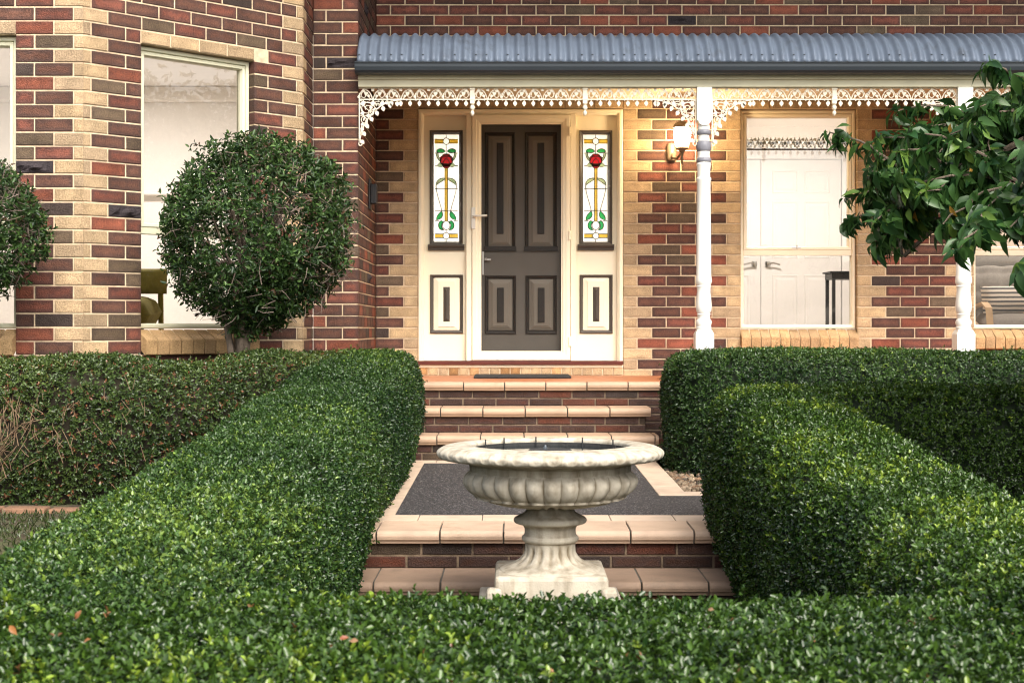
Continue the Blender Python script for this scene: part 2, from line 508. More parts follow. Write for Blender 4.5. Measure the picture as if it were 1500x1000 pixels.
def row_front(k):
    E = k % 2 == 0
    out = [(-.056 if E else -.176, 0, 'c')]
    if k >= 24:
        return out + [(-(b - 0), -(a - 0), kd) for a, b, kd in bond((.066 if E else .186), 2.6, 0)]
    if E: out += [(-.416, -.306, 'd'), (-.296, -.066, 'd')]
    else: out += [(-.416, -.186, 'd')]
    if k == 23:
        out = [(-.056 if E else -.176, 0, 'c'), (-.416, -.186, 'd')]
        out += [(-.416 - (i + 1) * .24 + .005, -.416 - i * .24 - .005, 'c') for i in range(7)]
        return out + [(-2.6, -2.106, 'd')]
    if k < 2: out += [(-b, -a, kd) for a, b, kd in bond(.426, 2.1, .12 if E else 0)]
    out += [(-2.6, -2.34, 'd'), (-2.33, -2.1, 'd')] if E else [(-2.6, -2.22, 'd'), (-2.21, -2.1, 'd')]
    return out
wall('wall', xf_front, -2.6, 0, -.7, ZTOP, [(-2.1, -.416, .222, ZT)], row_front, house, muted=True)
AO0, AO1 = .405, 1.272
def row_ang(k):
    E = k % 2 == 0
    c = .165 if E else .05
    out = [(0, c, 'c'), (BL - c, BL, 'c')]
    if k >= 24: return out + bond(c + J, BL - c - J, 0 if E else 0)
    if k == 23:
        w = (AO1 - AO0) / 4
        out += [(c + J, c + J + .23, 'd'), (BL - c - J - .23, BL - c - J, 'd'), (c + J + .24, AO0 - J / 2, 'd')]
        out += [(AO0 + i * w + J / 2, AO0 + (i + 1) * w - J / 2, 'c') for i in range(4)]
        return [x for x in out if x[1] - x[0] > .02]
    if E: out += [(c + J, AO0, 'd'), (AO1, BL - c - J, 'd')]
    else: out += [(c + J, c + J + .23, 'd'), (c + 2 * J + .23, AO0, 'd'), (BL - c - J - .23, BL - c - J, 'd'), (AO1, BL - c - 2 * J - .23, 'd')]
    if k < 2: out += bond(AO0 + J, AO1 - J, 0 if E else .12)
    return out
wall('wall', xf_ang, 0, BL, -.7, ZTOP, [(AO0, AO1, .222, ZT)], row_ang, house, muted=True)
def row_bret(k):
    E = k % 2 == 0
    return [(0, .05 if E else .165, 'c')] + bond(.06 if E else .175, VER_Y - BY, 0)
wall('wall', xf_bret, 0, VER_Y - BY, -.7, ZTOP, [], row_bret, house, muted=True)
def row_wing(k):
    a = BX + .002; b = WINGX
    return [(a, b - .24, 'd'), (b - .23, b, 'd')] if k % 2 == 0 else [(a, b - .12, 'd'), (b - .11, b, 'd')]
wall('wall', xf_wing, BX, WINGX, -.7, ZTOP, [], row_wing, house)
def row_ret(k): return bond(.108, MAIN_Y - VER_Y - .002, .12 if k % 2 == 0 else 0)
wall('wall', xf_ret, 0, MAIN_Y - VER_Y - .002, -.7, ZTOP, [], row_ret, house)
# eave and roof far above the picture
mb = MB(); 
mb.box(-5.4, 7.2, MAIN_Y - .55, 19, ZTOP, ZTOP + .18); mb.box(-5.6, WINGX + .5, 8.6, MAIN_Y - .56, ZTOP, ZTOP + .18)
eave = mb.build('eaves', MAT['beam'], house)
mb = MB(); mb.add([(-5.8, 8.4, ZTOP + .19), (7.4, 8.4, ZTOP + .19), (7.4, 19.4, ZTOP + .19), (-5.8, 19.4, ZTOP + .19), (-2, 14, ZTOP + 2.4), (3.5, 14, ZTOP + 2.4)],
    [(0, 1, 5, 4), (2, 3, 4, 5), (1, 2, 5), (3, 0, 4)]); mb.build('roof', MAT['gutter'], house)
# outer side and back walls so that the house is closed
mb = MB()
mb.box(6.6, 6.75, MAIN_Y, 18.6, -.9, ZTOP); mb.box(-5.39, 6.74, 18.6, 18.75, -.9, ZTOP); mb.box(-5.4, -5.25, 9.3, 18.6, -.9, ZTOP)
mb.box(-5.25, AX - 2.6, 9.17, 9.29, -.9, ZTOP)
mb.build('outer_wall', M('far_brick', (.16, .07, .05), .8, var=.4), house)

# ------------------------------------------------------------------ windows
def brick_sill(xf, a, b, parent, n, z=ZS):
    mb = MB(xf); w = (b - a) / n
    for i in range(n):
        u0, u1 = a + i * w + .003, a + (i + 1) * w - .003
        c = kcol('c'); c = (c[0] * .92, c[1] * .82, c[2] * .7, .25)
        jz = rnd.uniform(-.002, .002)
        pr = [(.06, z - .004 + jz), (.06, z - .105), (-.040, z - .17), (-.058, z - .162 + jz), (-.062, z - .075 + jz), (-.055, z - .066 + jz)]
        V = [(u0, y, zz) for y, zz in pr] + [(u1, y, zz) for y, zz in pr]; m_ = len(pr)
        f = [(q, (q + 1) % m_, m_ + (q + 1) % m_, m_ + q) for q in range(m_)] + [tuple(range(m_ - 1, -1, -1)), tuple(range(m_, 2 * m_))]
        mb.add(V, f, col=c)
    s = mb.build('sill', MAT['brick'], parent, bevel=.003)
    m2 = MB(xf); m2.ext([(.05, z - .012), (.05, z - .1), (-.035, z - .16), (-.052, z - .08)], a + .004, b - .004)
    # extruded along local u
    m2.build('mortar_bed', MAT['mortar'], s)
def window(xf, a, b, mat, label, transom=1.02):
    z0, z1 = ZS, ZT
    mb = MB(xf)
    mb.mould(a + .002, b - .002, z0, z1 - .002, [(0, .135), (0, .062), (.008, .055), (.026, .055), (.029, .072), (.034, .075), (.034, .135)])
    mb.box(a + .032, b - .032, .066, .13, transom - .028, transom + .018)
    w = mb.build('window', mat, house, bevel=.002, label=label)
    mb = MB(xf)
    mb.mould(a + .033, b - .033, transom + .016, z1 - .033, [(0, .12), (0, .066), (.005, .060), (.022, .062), (.030, .082), (.030, .12)])
    mb.build('sash', mat, w)
    for (q0, q1, dd) in ((z0 + .032, transom - .026, .095), (transom + .045, z1 - .062, .1)):
        mb = MB(xf); i_ = .032 if dd < .1 else .062
        mb.add([(a + i_, dd, q0), (b - i_, dd, q0), (b - i_, dd, q1), (a + i_, dd, q1)], [(0, 1, 2, 3)])
        mb.build('pane', MAT['glass'], w)
    mb = MB(xf)
    mb.box((a + b) / 2 - .05, (a + b) / 2 + .03, .056, .07, transom + .03, transom + .038); mb.box((a + b) / 2 - .012, (a + b) / 2, .04, .07, transom + .03, transom + .058)
    mb.build('catch', MAT['steel'], w, bevel=.002)
    brick_sill(xf, a - .002, b + .002, w, max(4, round((b - a) / .083)))
    return w
window(xf_main, W1L, W1R, MAT['cream'], 'cream framed window between the two veranda posts')
window(xf_main, W2L, W2R, MAT['cream'], 'cream framed window with an armchair behind it')
window(xf_ang, AO0, AO1, MAT['sage'], 'pale green framed window in the slanted side of the bay')
window(xf_front, -2.1, -.416, MAT['sage'], 'pale green framed window in the front of the bay')

# ------------------------------------------------------------------ entry
# soldier course and timber threshold under the frame
mb = MB(xf_main); n = 20; w = (DR - DL) / n
for i in range(n):
    brick(mb, DL + i * w + .004, DL + (i + 1) * w - .004, .004, .088, 'c' if rnd.random() < .75 else 'co', depth=.12)
o = mb.build('door_step', MAT['brick'], house)
mb = MB(xf_main); mb.box(DL, DR, .006, .12, -.1, .09); mb.build('mortar_bed', MAT['mortar'], o)
mb = MB(xf_main); mb.box(DL + .002, DR - .002, -.03, .14, .091, .122); mb.build('threshold', MAT['threshold'], house, bevel=.004)
# frame
z0, z1 = .123, ZT
mb = MB(xf_main)
mb.mould(DL + .002, DR - .002, z0 - .06, z1 - .002, [(0, .14), (0, .0), (.008, -.008), (.03, -.008), (.036, .004), (.046, .008), (.046, .14)])
for px in (687, 840):
    mb.box(ux(px) - .022, ux(px) + .022, -.004, .14, z0, z1 - .045)
mb.build('door_frame', MAT['cream'], house, bevel=.003)

TR = MAT['grey_trim']
def panel_mould(mb, x0, x1, zz0, zz1, w, dpl, proud):
    mb.mould(x0, x1, zz0, zz1, [(0, dpl), (0, dpl - proud * .6), (w * .25, dpl - proud), (w * .55, dpl - proud * .8), (w * .8, dpl - proud * .3), (w, dpl + .002)])

SG = {}
def sg(name, col, rough=.15):
    m = M('stained_' + name, col, rough, var=.12, vscale=30, bump=.12, bscale=60)
    N = m.node_tree.nodes; L = m.node_tree.links; b = N['Principled BSDF']
    t = N.new('ShaderNodeBsdfTranslucent'); t.inputs[0].default_value = (*col, 1)
    mx = N.new('ShaderNodeMixShader'); mx.inputs[0].default_value = .5
    L.new(b.outputs[0], mx.inputs[1]); L.new(t.outputs[0], mx.inputs[2]); L.new(mx.outputs[0], N['Material Output'].inputs[0])
    SG[name] = m
sg('white', (.88, .88, .85)); sg('gold', (.95, .76, .16)); sg('red', (.75, .006, .025)); sg('green', (.08, .68, .24)); sg('pale_green', (.70, .82, .58)); sg('lead', (.02, .02, .02), .5)

def cub(p0, p1, p2, p3, n=10):
    out = []
    for i in range(n + 1):
        t = i / n; a = (1 - t) ** 3; b = 3 * t * (1 - t) ** 2; c = 3 * t * t * (1 - t); d = t ** 3
        out.append((a * p0[0] + b * p1[0] + c * p2[0] + d * p3[0], a * p0[1] + b * p1[1] + c * p2[1] + d * p3[1]))
    return out

def stained(cx, top, parent, dpl):
    """leadlight drawn in zoomed photo units: 213.5 is the axis, y runs down"""
    T = lambda x, y: (cx + (x - 213.5) / 5 / 178.0, top - (y - 127) / 5 / 178.0)
    def P(pts): return [T(*p) for p in pts]
    def mir(pts): return [(427 - x, y) for x, y in pts]
    mb = MB(xf_main); a = T(127, 915); b = T(300, 127)
    mb.box(a[0], b[0], dpl, dpl + .006, a[1], b[1])
    g = mb.build('stained_glass', SG['white'], parent)
    layers = {'gold': [], 'red': [], 'green': [], 'pale_green': []}
    for y in (174, 869):
        layers['gold'] += [[(127, y - 14), (192, y - 14), (192, y + 14), (127, y + 14)], [(235, y - 14), (300, y - 14), (300, y + 14), (235, y + 14)]]
    layers['gold'].append([(204, 372), (224, 372), (224, 760), (204, 760)])
    lf = cub((141, 250), (150, 222), (188, 222), (206, 248), 8) + cub((206, 248), (190, 264), (160, 260), (141, 250), 8)[1:-1]
    layers['green'] += [lf, mir(lf)]
    ld = cub((142, 752), (140, 720), (165, 700), (180, 686), 8) + cub((180, 686), (196, 718), (186, 745), (142, 752), 8)[1:-1]
    layers['green'] += [ld, mir(ld)]
    sc = cub((196, 826), (152, 832), (142, 778), (176, 757), 10) + cub((196, 768), (172, 775), (176, 812), (196, 826), 8)[:-1]
    layers['green'] += [sc, mir(sc)]
    pl = cub((141, 260), (138, 292), (160, 318), (172, 320), 8) + cub((168, 300), (154, 290), (152, 270), (156, 258), 6)
    layers['pale_green'] += [pl, mir(pl)]
    pl2 = [(143, 355), (172, 328), (190, 352), (178, 364)]
    layers['pale_green'] += [pl2, mir(pl2)]
    pl3 = cub((138, 500), (140, 460), (165, 440), (206, 446), 8) + cub((206, 446), (190, 470), (165, 470), (138, 500), 8)[1:-1]
    layers['pale_green'] += [pl3, mir(pl3)]
    rose = []
    for i in range(40):
        t = 2 * math.pi * i / 40
        r = 44 + 4 * abs(math.sin(t * 4))
        rose.append((214 + r * math.cos(t), 313 + (r * 1.0) * math.sin(t)))
    layers['red'].append(rose)
    layers['red'].append([(190, 340), (240, 340), (238, 362), (224, 372), (204, 372), (190, 362)])
    for q, (nm, ps) in enumerate(layers.items()):
        for p in ps: m_ = MB(xf_main); m_.poly(P(p), dpl - .0012 - .0004 * q, dpl + .001); m_.build({'gold': 'gold_glass', 'red': 'rose_glass', 'green': 'leaf_glass', 'pale_green': 'pale_leaf_glass'}[nm], SG[nm], parent)
    lines = [[(213, 127), (213, 150)], [(213, 198), (213, 268)], [(127, 522), (300, 522)], [(127, 683), (300, 683)], [(213, 893), (213, 915)],
             [(213, 828), (213, 846)], [(127, 262), (141, 262)], [(286, 262), (300, 262)], [(127, 355), (143, 355)], [(284, 355), (300, 355)],
             [(127, 757), (160, 757)], [(267, 757), (300, 757)]]
    for y in (174, 869):
        for dy in (-14, 14): lines += [[(127, y + dy), (196, y + dy)], [(231, y + dy), (300, y + dy)]]
    st = cub((138, 500), (144, 580), (172, 630), (180, 686), 10)
    lines += [st, mir(st), [(204, 372), (204, 760)], [(224, 372), (224, 760)]]
    # petals
    for p in (cub((172, 318), (180, 280), (200, 280), (214, 292), 6), cub((256, 318), (248, 280), (228, 280), (214, 292), 6), cub((188, 345), (190, 320), (205, 305), (214, 300), 6),
              cub((240, 345), (238, 320), (224, 305), (214, 300), 6), cub((180, 335), (200, 352), (228, 352), (248, 335), 6), cub((186, 284), (200, 272), (228, 272), (242, 284), 6)): lines.append(p)
    closed = []
    for nm in ('red', 'green', 'pale_green'): closed += layers[nm]
    for y in (174, 869): closed.append([(213.5 + 23 * math.cos(i * math.pi / 10), y + 24 * math.sin(i * math.pi / 10)) for i in range(20)])
    closed.append([(213.5 + 27 * math.cos(i * math.pi / 10), 792 + 32 * math.sin(i * math.pi / 10)) for i in range(20)])
    m_ = MB(xf_main)
    for l in lines: m_.ribbon(P(l), .0052, dpl - .005, dpl)
    for l in closed: m_.ribbon(P(l), .0052, dpl - .0055, dpl, closed=True)
    m_.build('lead_came', SG['lead'], parent)

def sidelight(px0, px1, gx0, gx1, label):
    a, b = ux(px0), ux(px1); dpl = .06
    mb = MB(xf_main); slab(mb, a, b, .123, ZT - .047, [(ux(gx0) + .01, ux(gx1) - .01, uz(356), uz(193))], dpl, dpl + .045)
    s = mb.build('sidelight', MAT['cream'], house, label=label)
    g0, g1 = ux(gx0), ux(gx1); cx = (g0 + g1) / 2
    mb = MB(xf_main)
    panel_mould(mb, g0, g1, uz(359), uz(190), .034, dpl, .03)
    mb.build('glass_surround', TR, s)
    stained(cx, uz(196.5), s, dpl - .006)
    mb = MB(xf_main)
    mb.ext([(dpl, uz(357)), (dpl - .05, uz(357.6)), (dpl - .055, uz(359)), (dpl - .05, uz(361.5)), (dpl - .035, uz(362)), (dpl - .03, uz(366)), (dpl, uz(366.5))], g0 - .014, g1 + .014)
    mb.build('glass_sill', TR, s, bevel=.003)
    p0, p1 = ux(gx0 + .5), ux(gx1 + .5)
    mb = MB(xf_main); panel_mould(mb, p0, p1, uz(488), uz(402), .03, dpl, .022)
    mb.build('panel_moulding', TR, s)
    mb = MB(xf_main)
    mb.mould(p0 + .035, p1 - .035, uz(484), uz(406), [(.0, dpl + .001), (.0, dpl - .003), (.03, dpl - .012), (.032, dpl - .017), (.06, dpl - .018)], fill=True)
    mb.build('raised_panel', MAT['cream'], s)
    c = (p0 + p1) / 2; h0, h1 = uz(471), uz(420)
    mb = MB(xf_main)
    d0 = dpl - .018
    mb.add([(c - .027, d0, h0), (c + .027, d0, h0), (c + .027, d0, h1), (c - .027, d0, h1), (c, d0 - .018, h0 + .03), (c, d0 - .018, h1 - .03)],
           [(0, 1, 4), (1, 2, 5, 4), (2, 3, 5), (3, 0, 4, 5)])
    mb.build('centre_strip', TR, s)
sidelight(620.5, 683, 629, 677.5, 'sidelight left of the door with a stained glass rose')
sidelight(843.9, 904.5, 849, 897.5, 'sidelight right of the door with a stained glass rose')

DP = M('pale_taupe_paint', (.20, .175, .14), .45, var=.06)
# front door behind the fly screen
mb = MB(xf_main); mb.box(ux(691), ux(836), .085, .128, .123, ZT - .047)
fd = mb.build('front_door', MAT['door'], house, label='taupe four panel front door behind the fly screen')
for (xa, xb, ya, yb, s0, s1) in ((710, 755, 192, 366, 208, 342), (769, 816, 192, 366, 208, 342), (710, 756, 403, 489, 421, 472), (770, 816, 403, 489, 421, 472)):
    mb = MB(xf_main); panel_mould(mb, ux(xa), ux(xb), uz(yb), uz(ya), .03, .085, .02)
    if ya < 300: mb.box(ux(xa) - .008, ux(xb) + .008, .06, .085, uz(367), uz(360))
    mb.build('panel_moulding', MAT['door_dark'], fd)
    mb = MB(xf_main); mb.mould(ux(xa) + .034, ux(xb) - .034, uz(yb) + .034, uz(ya) - .034, [(0, .086), (0, .08), (.014, .076), (.016, .070), (.030, .066), (.032, .062), (.05, .061)], fill=True)
    mb.build('raised_panel', DP, fd)
    c = (ux(xa) + ux(xb)) / 2
    mb = MB(xf_main); mb.box(c - .028, c + .028, .048, .0605, uz(s1), uz(s0)); mb.build('centre_strip', MAT['door_dark'], fd, bevel=.004)
mb = MB(xf_main); mb.box(ux(706), ux(708.5), .055, .09, uz(402), uz(368)); mb.box(ux(707), ux(719), .05, .062, uz(381), uz(378.5)); mb.lathe([(.012, 0), (.012, .02)], (ux(711), .055, uz(381)), 12)
mb.build('handle', MAT['steel'], fd, bevel=.002)
# screen door
def screen_mat():
    m = bpy.data.materials.new('fly_mesh'); N, L = nodes(m); b = N['Principled BSDF']
    b.inputs['Base Color'].default_value = (.055, .046, .036, 1); b.inputs['Roughness'].default_value = .9; b.inputs['Specular IOR Level'].default_value = 0
    t = N.new('ShaderNodeBsdfTransparent')
    tc = N.new('ShaderNodeTexCoord')
    w = N.new('ShaderNodeTexNoise'); w.inputs['Scale'].default_value = 240; L.new(tc.outputs['Object'], w.inputs['Vector'])
    mr = N.new('ShaderNodeMapRange'); mr.inputs[3].default_value = .85; mr.inputs[4].default_value = .62
    L.new(w.outputs['Fac'], mr.inputs[0])
    mx = N.new('ShaderNodeMixShader'); L.new(mr.outputs[0], mx.inputs[0])
    L.new(b.outputs[0], mx.inputs[1]); L.new(t.outputs[0], mx.inputs[2])
    L.new(mx.outputs[0], N['Material Output'].inputs[0])
    return m
mb = MB(xf_main)
mb.mould(ux(691.5), ux(835.5), .126, uz(168.5), [(0, .03), (0, -.012), (.004, -.016), (.035, -.016), (.038, -.012), (.06, -.010), (.066, -.002), (.076, .0), (.076, .03)])
sd = mb.build('screen_door', MAT['cream'], house, bevel=.001, label='cream framed screen door with dark fly mesh')
mb = MB(xf_main); mb.add([(ux(704), .012, uz(517)), (ux(823), .012, uz(517)), (ux(823), .012, uz(181)), (ux(704), .012, uz(181))], [(0, 1, 2, 3)])
mb.build('fly_mesh', screen_mat(), sd)
mb = MB(xf_main)
mb.box(ux(690.5), ux(696.5), -.03, -.014, uz(335.5), uz(304)); mb.lathe([(.014, 0), (.014, .02)], (ux(694), -.035, uz(319)), 12)
mb.tube([(ux(694), -.03, uz(317)), (ux(694.5), -.06, uz(317)), (ux(699), -.07, uz(317)), (ux(714), -.066, uz(316.6))], .009, 8)
mb.build('handle', MAT['white'], sd, bevel=.003)
for y in (193, 345, 500):
    mb = MB(xf_main); mb.box(ux(833), ux(836), -.03, -.008, uz(y + 7), uz(y - 7)); mb.build('hinge', MAT['cream'], sd, bevel=.003)

# ------------------------------------------------------------------ veranda
VX0, VX1 = WINGX + .004, 6.55
# corrugated bullnose roof
def roof_curve(u): return .16 * u + .84 * (1 - (1 - u) ** 2.1)
per = .0762; nx = int((VX1 - VX0) / per * 10); ny = 20
RY0, RZ0 = 10.69, 2.30
RC = []
for i in range(15):
    a = R(14 + 71 * i / 14); RC.append((RY0 + .52 * (math.cos(R(14)) - math.cos(a)), RZ0 + .37 * (math.sin(a) - math.sin(R(14)))))
for i in range(1, 7): RC.append((RC[14][0] + (MAIN_Y - .012 - RC[14][0]) * i / 6, RC[14][1] + .10 * i / 6))
V = []; Fc = []
for j in range(ny + 1):
    y, z = RC[j]; q0, q1 = RC[max(j - 1, 0)], RC[min(j + 1, ny)]
    tz = q1[1] - q0[1]; ty = q1[0] - q0[0]
    l = math.hypot(tz, ty); nyv, nzv = -tz / l, ty / l
    for i in range(nx + 1):
        x = VX0 + i * (VX1 - VX0) / nx
        h = .0125 * math.sin(2 * math.pi * (x - VX0) / per)
        V.append((x, y + nyv * h, z + nzv * h))
for j in range(ny):
    for i in range(nx):
        a = j * (nx + 1) + i; Fc.append((a, a + 1, a + nx + 2, a + nx + 1))
mb = MB(); mb.add(V, Fc); vr = mb.build('veranda_roof', MAT['roof'], house, smooth='all')
so = vr.modifiers.new('s', 'SOLIDIFY'); so.thickness = .0015; so.offset = -1
i = 0
x = VX0 + per * .25
while x < VX1:
    mb = MB()
    if i % 3 in (0,) or rnd.random() < .3: mb.lathe([(.0075, 0), (.0075, .006), (.004, .008)], (x, RY0 + .010, RZ0 + .05), 8); mb.build('roof_screw', MAT['gutter'], vr)
    x += per; i += 1
# ceiling lining
mb = MB(); mb.box(VX0 + .01, VX1, VER_Y + .06, MAIN_Y - .02, 2.262, 2.285); mb.build('veranda_ceiling', MAT['cream'], house)
# gutter
mb = MB(); gp = [(10.76, 2.298), (10.66, 2.298), (10.652, 2.290), (10.660, 2.283), (10.662, 2.262), (10.672, 2.238), (10.69, 2.222), (10.715, 2.216), (10.76, 2.216)]
mb.ext(gp, VX0 - .012, VX1); mb.build('gutter', MAT['gutter'], house, bevel=.002)
# beam
mb = MB(); mb.box(VX0, VX1, 10.80, 10.87, 2.138, 2.262); mb.box(VX0, VX1, 10.785, 10.7995, 2.19, 2.258); mb.build('veranda_beam', MAT['beam'], house, bevel=.004)

# iron lace
def leafblob(mb, u, z, r, ang=0, d0=-.006, d1=.006):
    pts = []
    for i in range(14):
        t = 2 * math.pi * i / 14; q = r * (.62 + .38 * abs(math.cos(1.5 * t)))
        pts.append((u + q * math.cos(t + ang), z + q * math.sin(t + ang)))
    mb.poly(pts, d0, d1)
def pendant(mb, u, z, l=.05, ang=-math.pi / 2, s=1.):
    c, sn = math.cos(ang), math.sin(ang)
    def T(a, b): return (u + a * c - b * sn, z + a * sn + b * c)
    mb.ribbon([T(0, 0), T(l * .5, 0)], .006, -.004, .004)
    mb.poly([T(l * .28, -.007 * s), T(l * .42, -.013 * s), T(l * .62, -.014 * s), T(l * .85, -.008 * s), T(l * 1.05, 0), T(l * .85, .008 * s), T(l * .62, .014 * s), T(l * .42, .013 * s), T(l * .28, .007 * s)], -.008, .008)
def arc(cx, cz, rx, rz, a0, a1, n=12):
    return [(cx + rx * math.cos(R(a0 + (a1 - a0) * i / n)), cz + rz * math.sin(R(a0 + (a1 - a0) * i / n))) for i in range(n + 1)]
FY = 10.835
xf_lace = wallframe(0, FY, 1, 0)
FT, FB = 2.1375, 2.052
def frieze(a, b, label):
    mb = MB(xf_lace)
    mb.box(a, b, -.006, .006, FT - .007, FT); mb.box(a, b, -.0062, .0062, FB - .004, FB + .004)
    n = max(1, round((b - a) / .2)); p = (b - a) / n; h = FT - FB
    for i in range(n):
        u = a + i * p; c = u + p / 2
        for sx in (-1, 1):
            X = lambda q: c + sx * q
            mb.ribbon([(X(q), zz) for q, zz in cub((0.002, FB), (.02, FB + h * .95), (p * .36, FT + .005), (p * .42, FB + h * .35), 10)], .006, -.005, .005)
            mb.ribbon([(X(q), zz) for q, zz in cub((p * .5, FB + h * .1), (p * .42, FB + h * .9), (p * .3, FT), (p * .12, FT), 10)], .0055, -.0052, .0052)
            mb.ribbon([(X(q), zz) for q, zz in cub((p * .42, FB + h * .35), (p * .38, FB + h * .05), (p * .22, FB + h * .1), (p * .26, FB + h * .45), 8)], .0048, -.0048, .0048)
            leafblob(mb, X(p * .24), FB + h * .5, .017, .4)
            leafblob(mb, X(p * .33), FB + h * .72, .012, 1.2)
            leafblob(mb, X(p * .14), FB + h * .3, .011, 1.9)
            mb.ribbon([(X(p * .06), FB), (X(p * .2), FB + h * .34)], .005, -.0047, .0047)
        leafblob(mb, c, FT - .016, .013, 1.57); leafblob(mb, u + .001, FB + .02, .012, 1.57); mb.ribbon([(u + .004, FB), (u + .004, FB + h * .55)], .006, -.0045, .0045)
    m = max(1, round((b - a) / .0667)); q = (b - a) / m
    for i in range(m):
        pendant(mb, a + (i + .5) * q, FB - .003, .046)
        mb.poly([(a + i * q + .001, FB), (a + i * q + .009, FB - .012), (a + i * q + .017, FB)], -.005, .005)
    return mb.build('lace_frieze', MAT['lace'], house, label=label)
def bracket(u0, sx, label, w=.30, h=.315):
    mb = MB(xf_lace); zt = FB - .004
    X = lambda q: u0 + sx * q
    KS = .88
    mb.ribbon([(X(.004), zt), (X(.004), zt - h)], .008, -.006, .006)
    def curve(t, k=0.): # concave edge
        a = t * math.pi / 2
        return ((w - k) * (1 - math.sin(a) ** 1.0) ** 1.0 * 1.0 + 0.006 + .13 * w * math.sin(2 * a) * .2, -(h - k) * (1 - math.cos(a)))
    E = [curve(i / 16) for i in range(17)]
    mb.ribbon([(X(q), zt + z) for q, z in E], .007, -.006, .006)
    for i in range(1, 16, 2):
        q, z = E[i]; q2, z2 = E[i + 1]; q1, z1_ = E[i - 1]
        tx, tz = q2 - q1, z2 - z1_; nx_, nz_ = -tz, tx
        if nx_ * 1 + nz_ * -1 < 0: nx_, nz_ = -nx_, -nz_
        an = math.atan2(nz_ - .01, nx_ * sx)
        an = an * .55 + (-math.pi / 2) * .45 if sx > 0 else (lambda A: A)(math.atan2(nz_ - .02, nx_ * sx) )
        pendant(mb, X(q), zt + z, .045, an, 1.05)
    # scrolls inside
    sc = [((.07, -.07), .055), ((.155, -.045), .036), ((.05, -.165), .036), ((.235, -.022), .018), ((.03, -.24), .018), ((.105, -.105), .03)]
    for (q, z), r in sc:
        sp = []
        for i in range(20):
            t = i / 19; rr = r * (1 - .72 * t); a = R(60 + 520 * t)
            sp.append((X(KS * (q + rr * math.cos(a))), zt + KS * (z + rr * math.sin(a))))
        mb.ribbon(sp, .0048, -.005, .005)
    for q, z, r in ((.03, -.03, .02), (.11, -.03, .017), (.03, -.11, .018), (.10, -.06, .015), (.19, -.03, .015), (.03, -.2, .015), (.13, -.08, .016), (.075, -.13, .015), (.27, -.014, .012), (.018, -.28, .013), (.06, -.2, .013)):
        leafblob(mb, X(KS * q), zt + KS * z, r * KS, q * 40)
    for p0, p1, p2, p3 in (((.0, -.0), (.05, -.02), (.12, -.03), (.2, -.05)), ((0, -.02), (.03, -.1), (.05, -.18), (.07, -.2)), ((.02, -.02), (.08, -.1), (.1, -.1), (.13, -.09)), ((.12, 0), (.13, -.04), (.18, -.06), (.2, -.03)), ((0, -.13), (.04, -.12), (.08, -.16), (.07, -.2)), ((.2, 0), (.2, -.03), (.24, -.04), (.26, -.02)), ((.0, -.3), (.02, -.26), (.03, -.22), (.02, -.2))):
        mb.ribbon([(X(KS * q), zt + KS * z) for q, z in cub(p0, p1, p2, p3, 8)], .0046, -.0046, .0046)
    mb.ribbon(arc(X(.012), zt - h - .002, .012, .014, 90, 380, 10), .007, -.005, .005)
    return mb.build('lace_bracket', MAT['lace'], house, label=label)
def vx(px): return (px - 750) * FY / F
POSTS = [1.398, 3.292, 5.186]
drops = [vx(692), vx(857), vx(1222), vx(1222) + 1.894]
edges = [VX0 + .002, drops[0], drops[1], POSTS[0], drops[2], POSTS[1], drops[3], POSTS[2]]
hw = {POSTS[0]: .055, POSTS[1]: .055, POSTS[2]: .055}
for i, (a, b) in enumerate(zip(edges, edges[1:])):
    frieze(a + hw.get(a, .012 if i else 0), b - hw.get(b, .012), None)
for d in drops:
    mb = MB(xf_lace)
    mb.box(d - .016, d + .016, -.014, .014, FB - .03, FT); mb.box(d - .02, d + .02, -.018, .018, FT - .016, FT - .002); mb.box(d - .02, d + .02, -.018, .018, FB - .005, FB + .008)
    mb.lathe([(.006, -.118), (.012, -.108), (.015, -.098), (.012, -.088), (.006, -.082), (.014, -.072), (.019, -.060), (.016, -.048), (.008, -.042), (.016, -.034), (.018, -.03)], (d, 0, FB), 14)
    mb.build('lace_drop', MAT['lace'], house, smooth=True)
bracket(VX0 + .002, 1, None)
for p in POSTS:
    bracket(p - .056, -1, None); bracket(p + .056, 1, None)

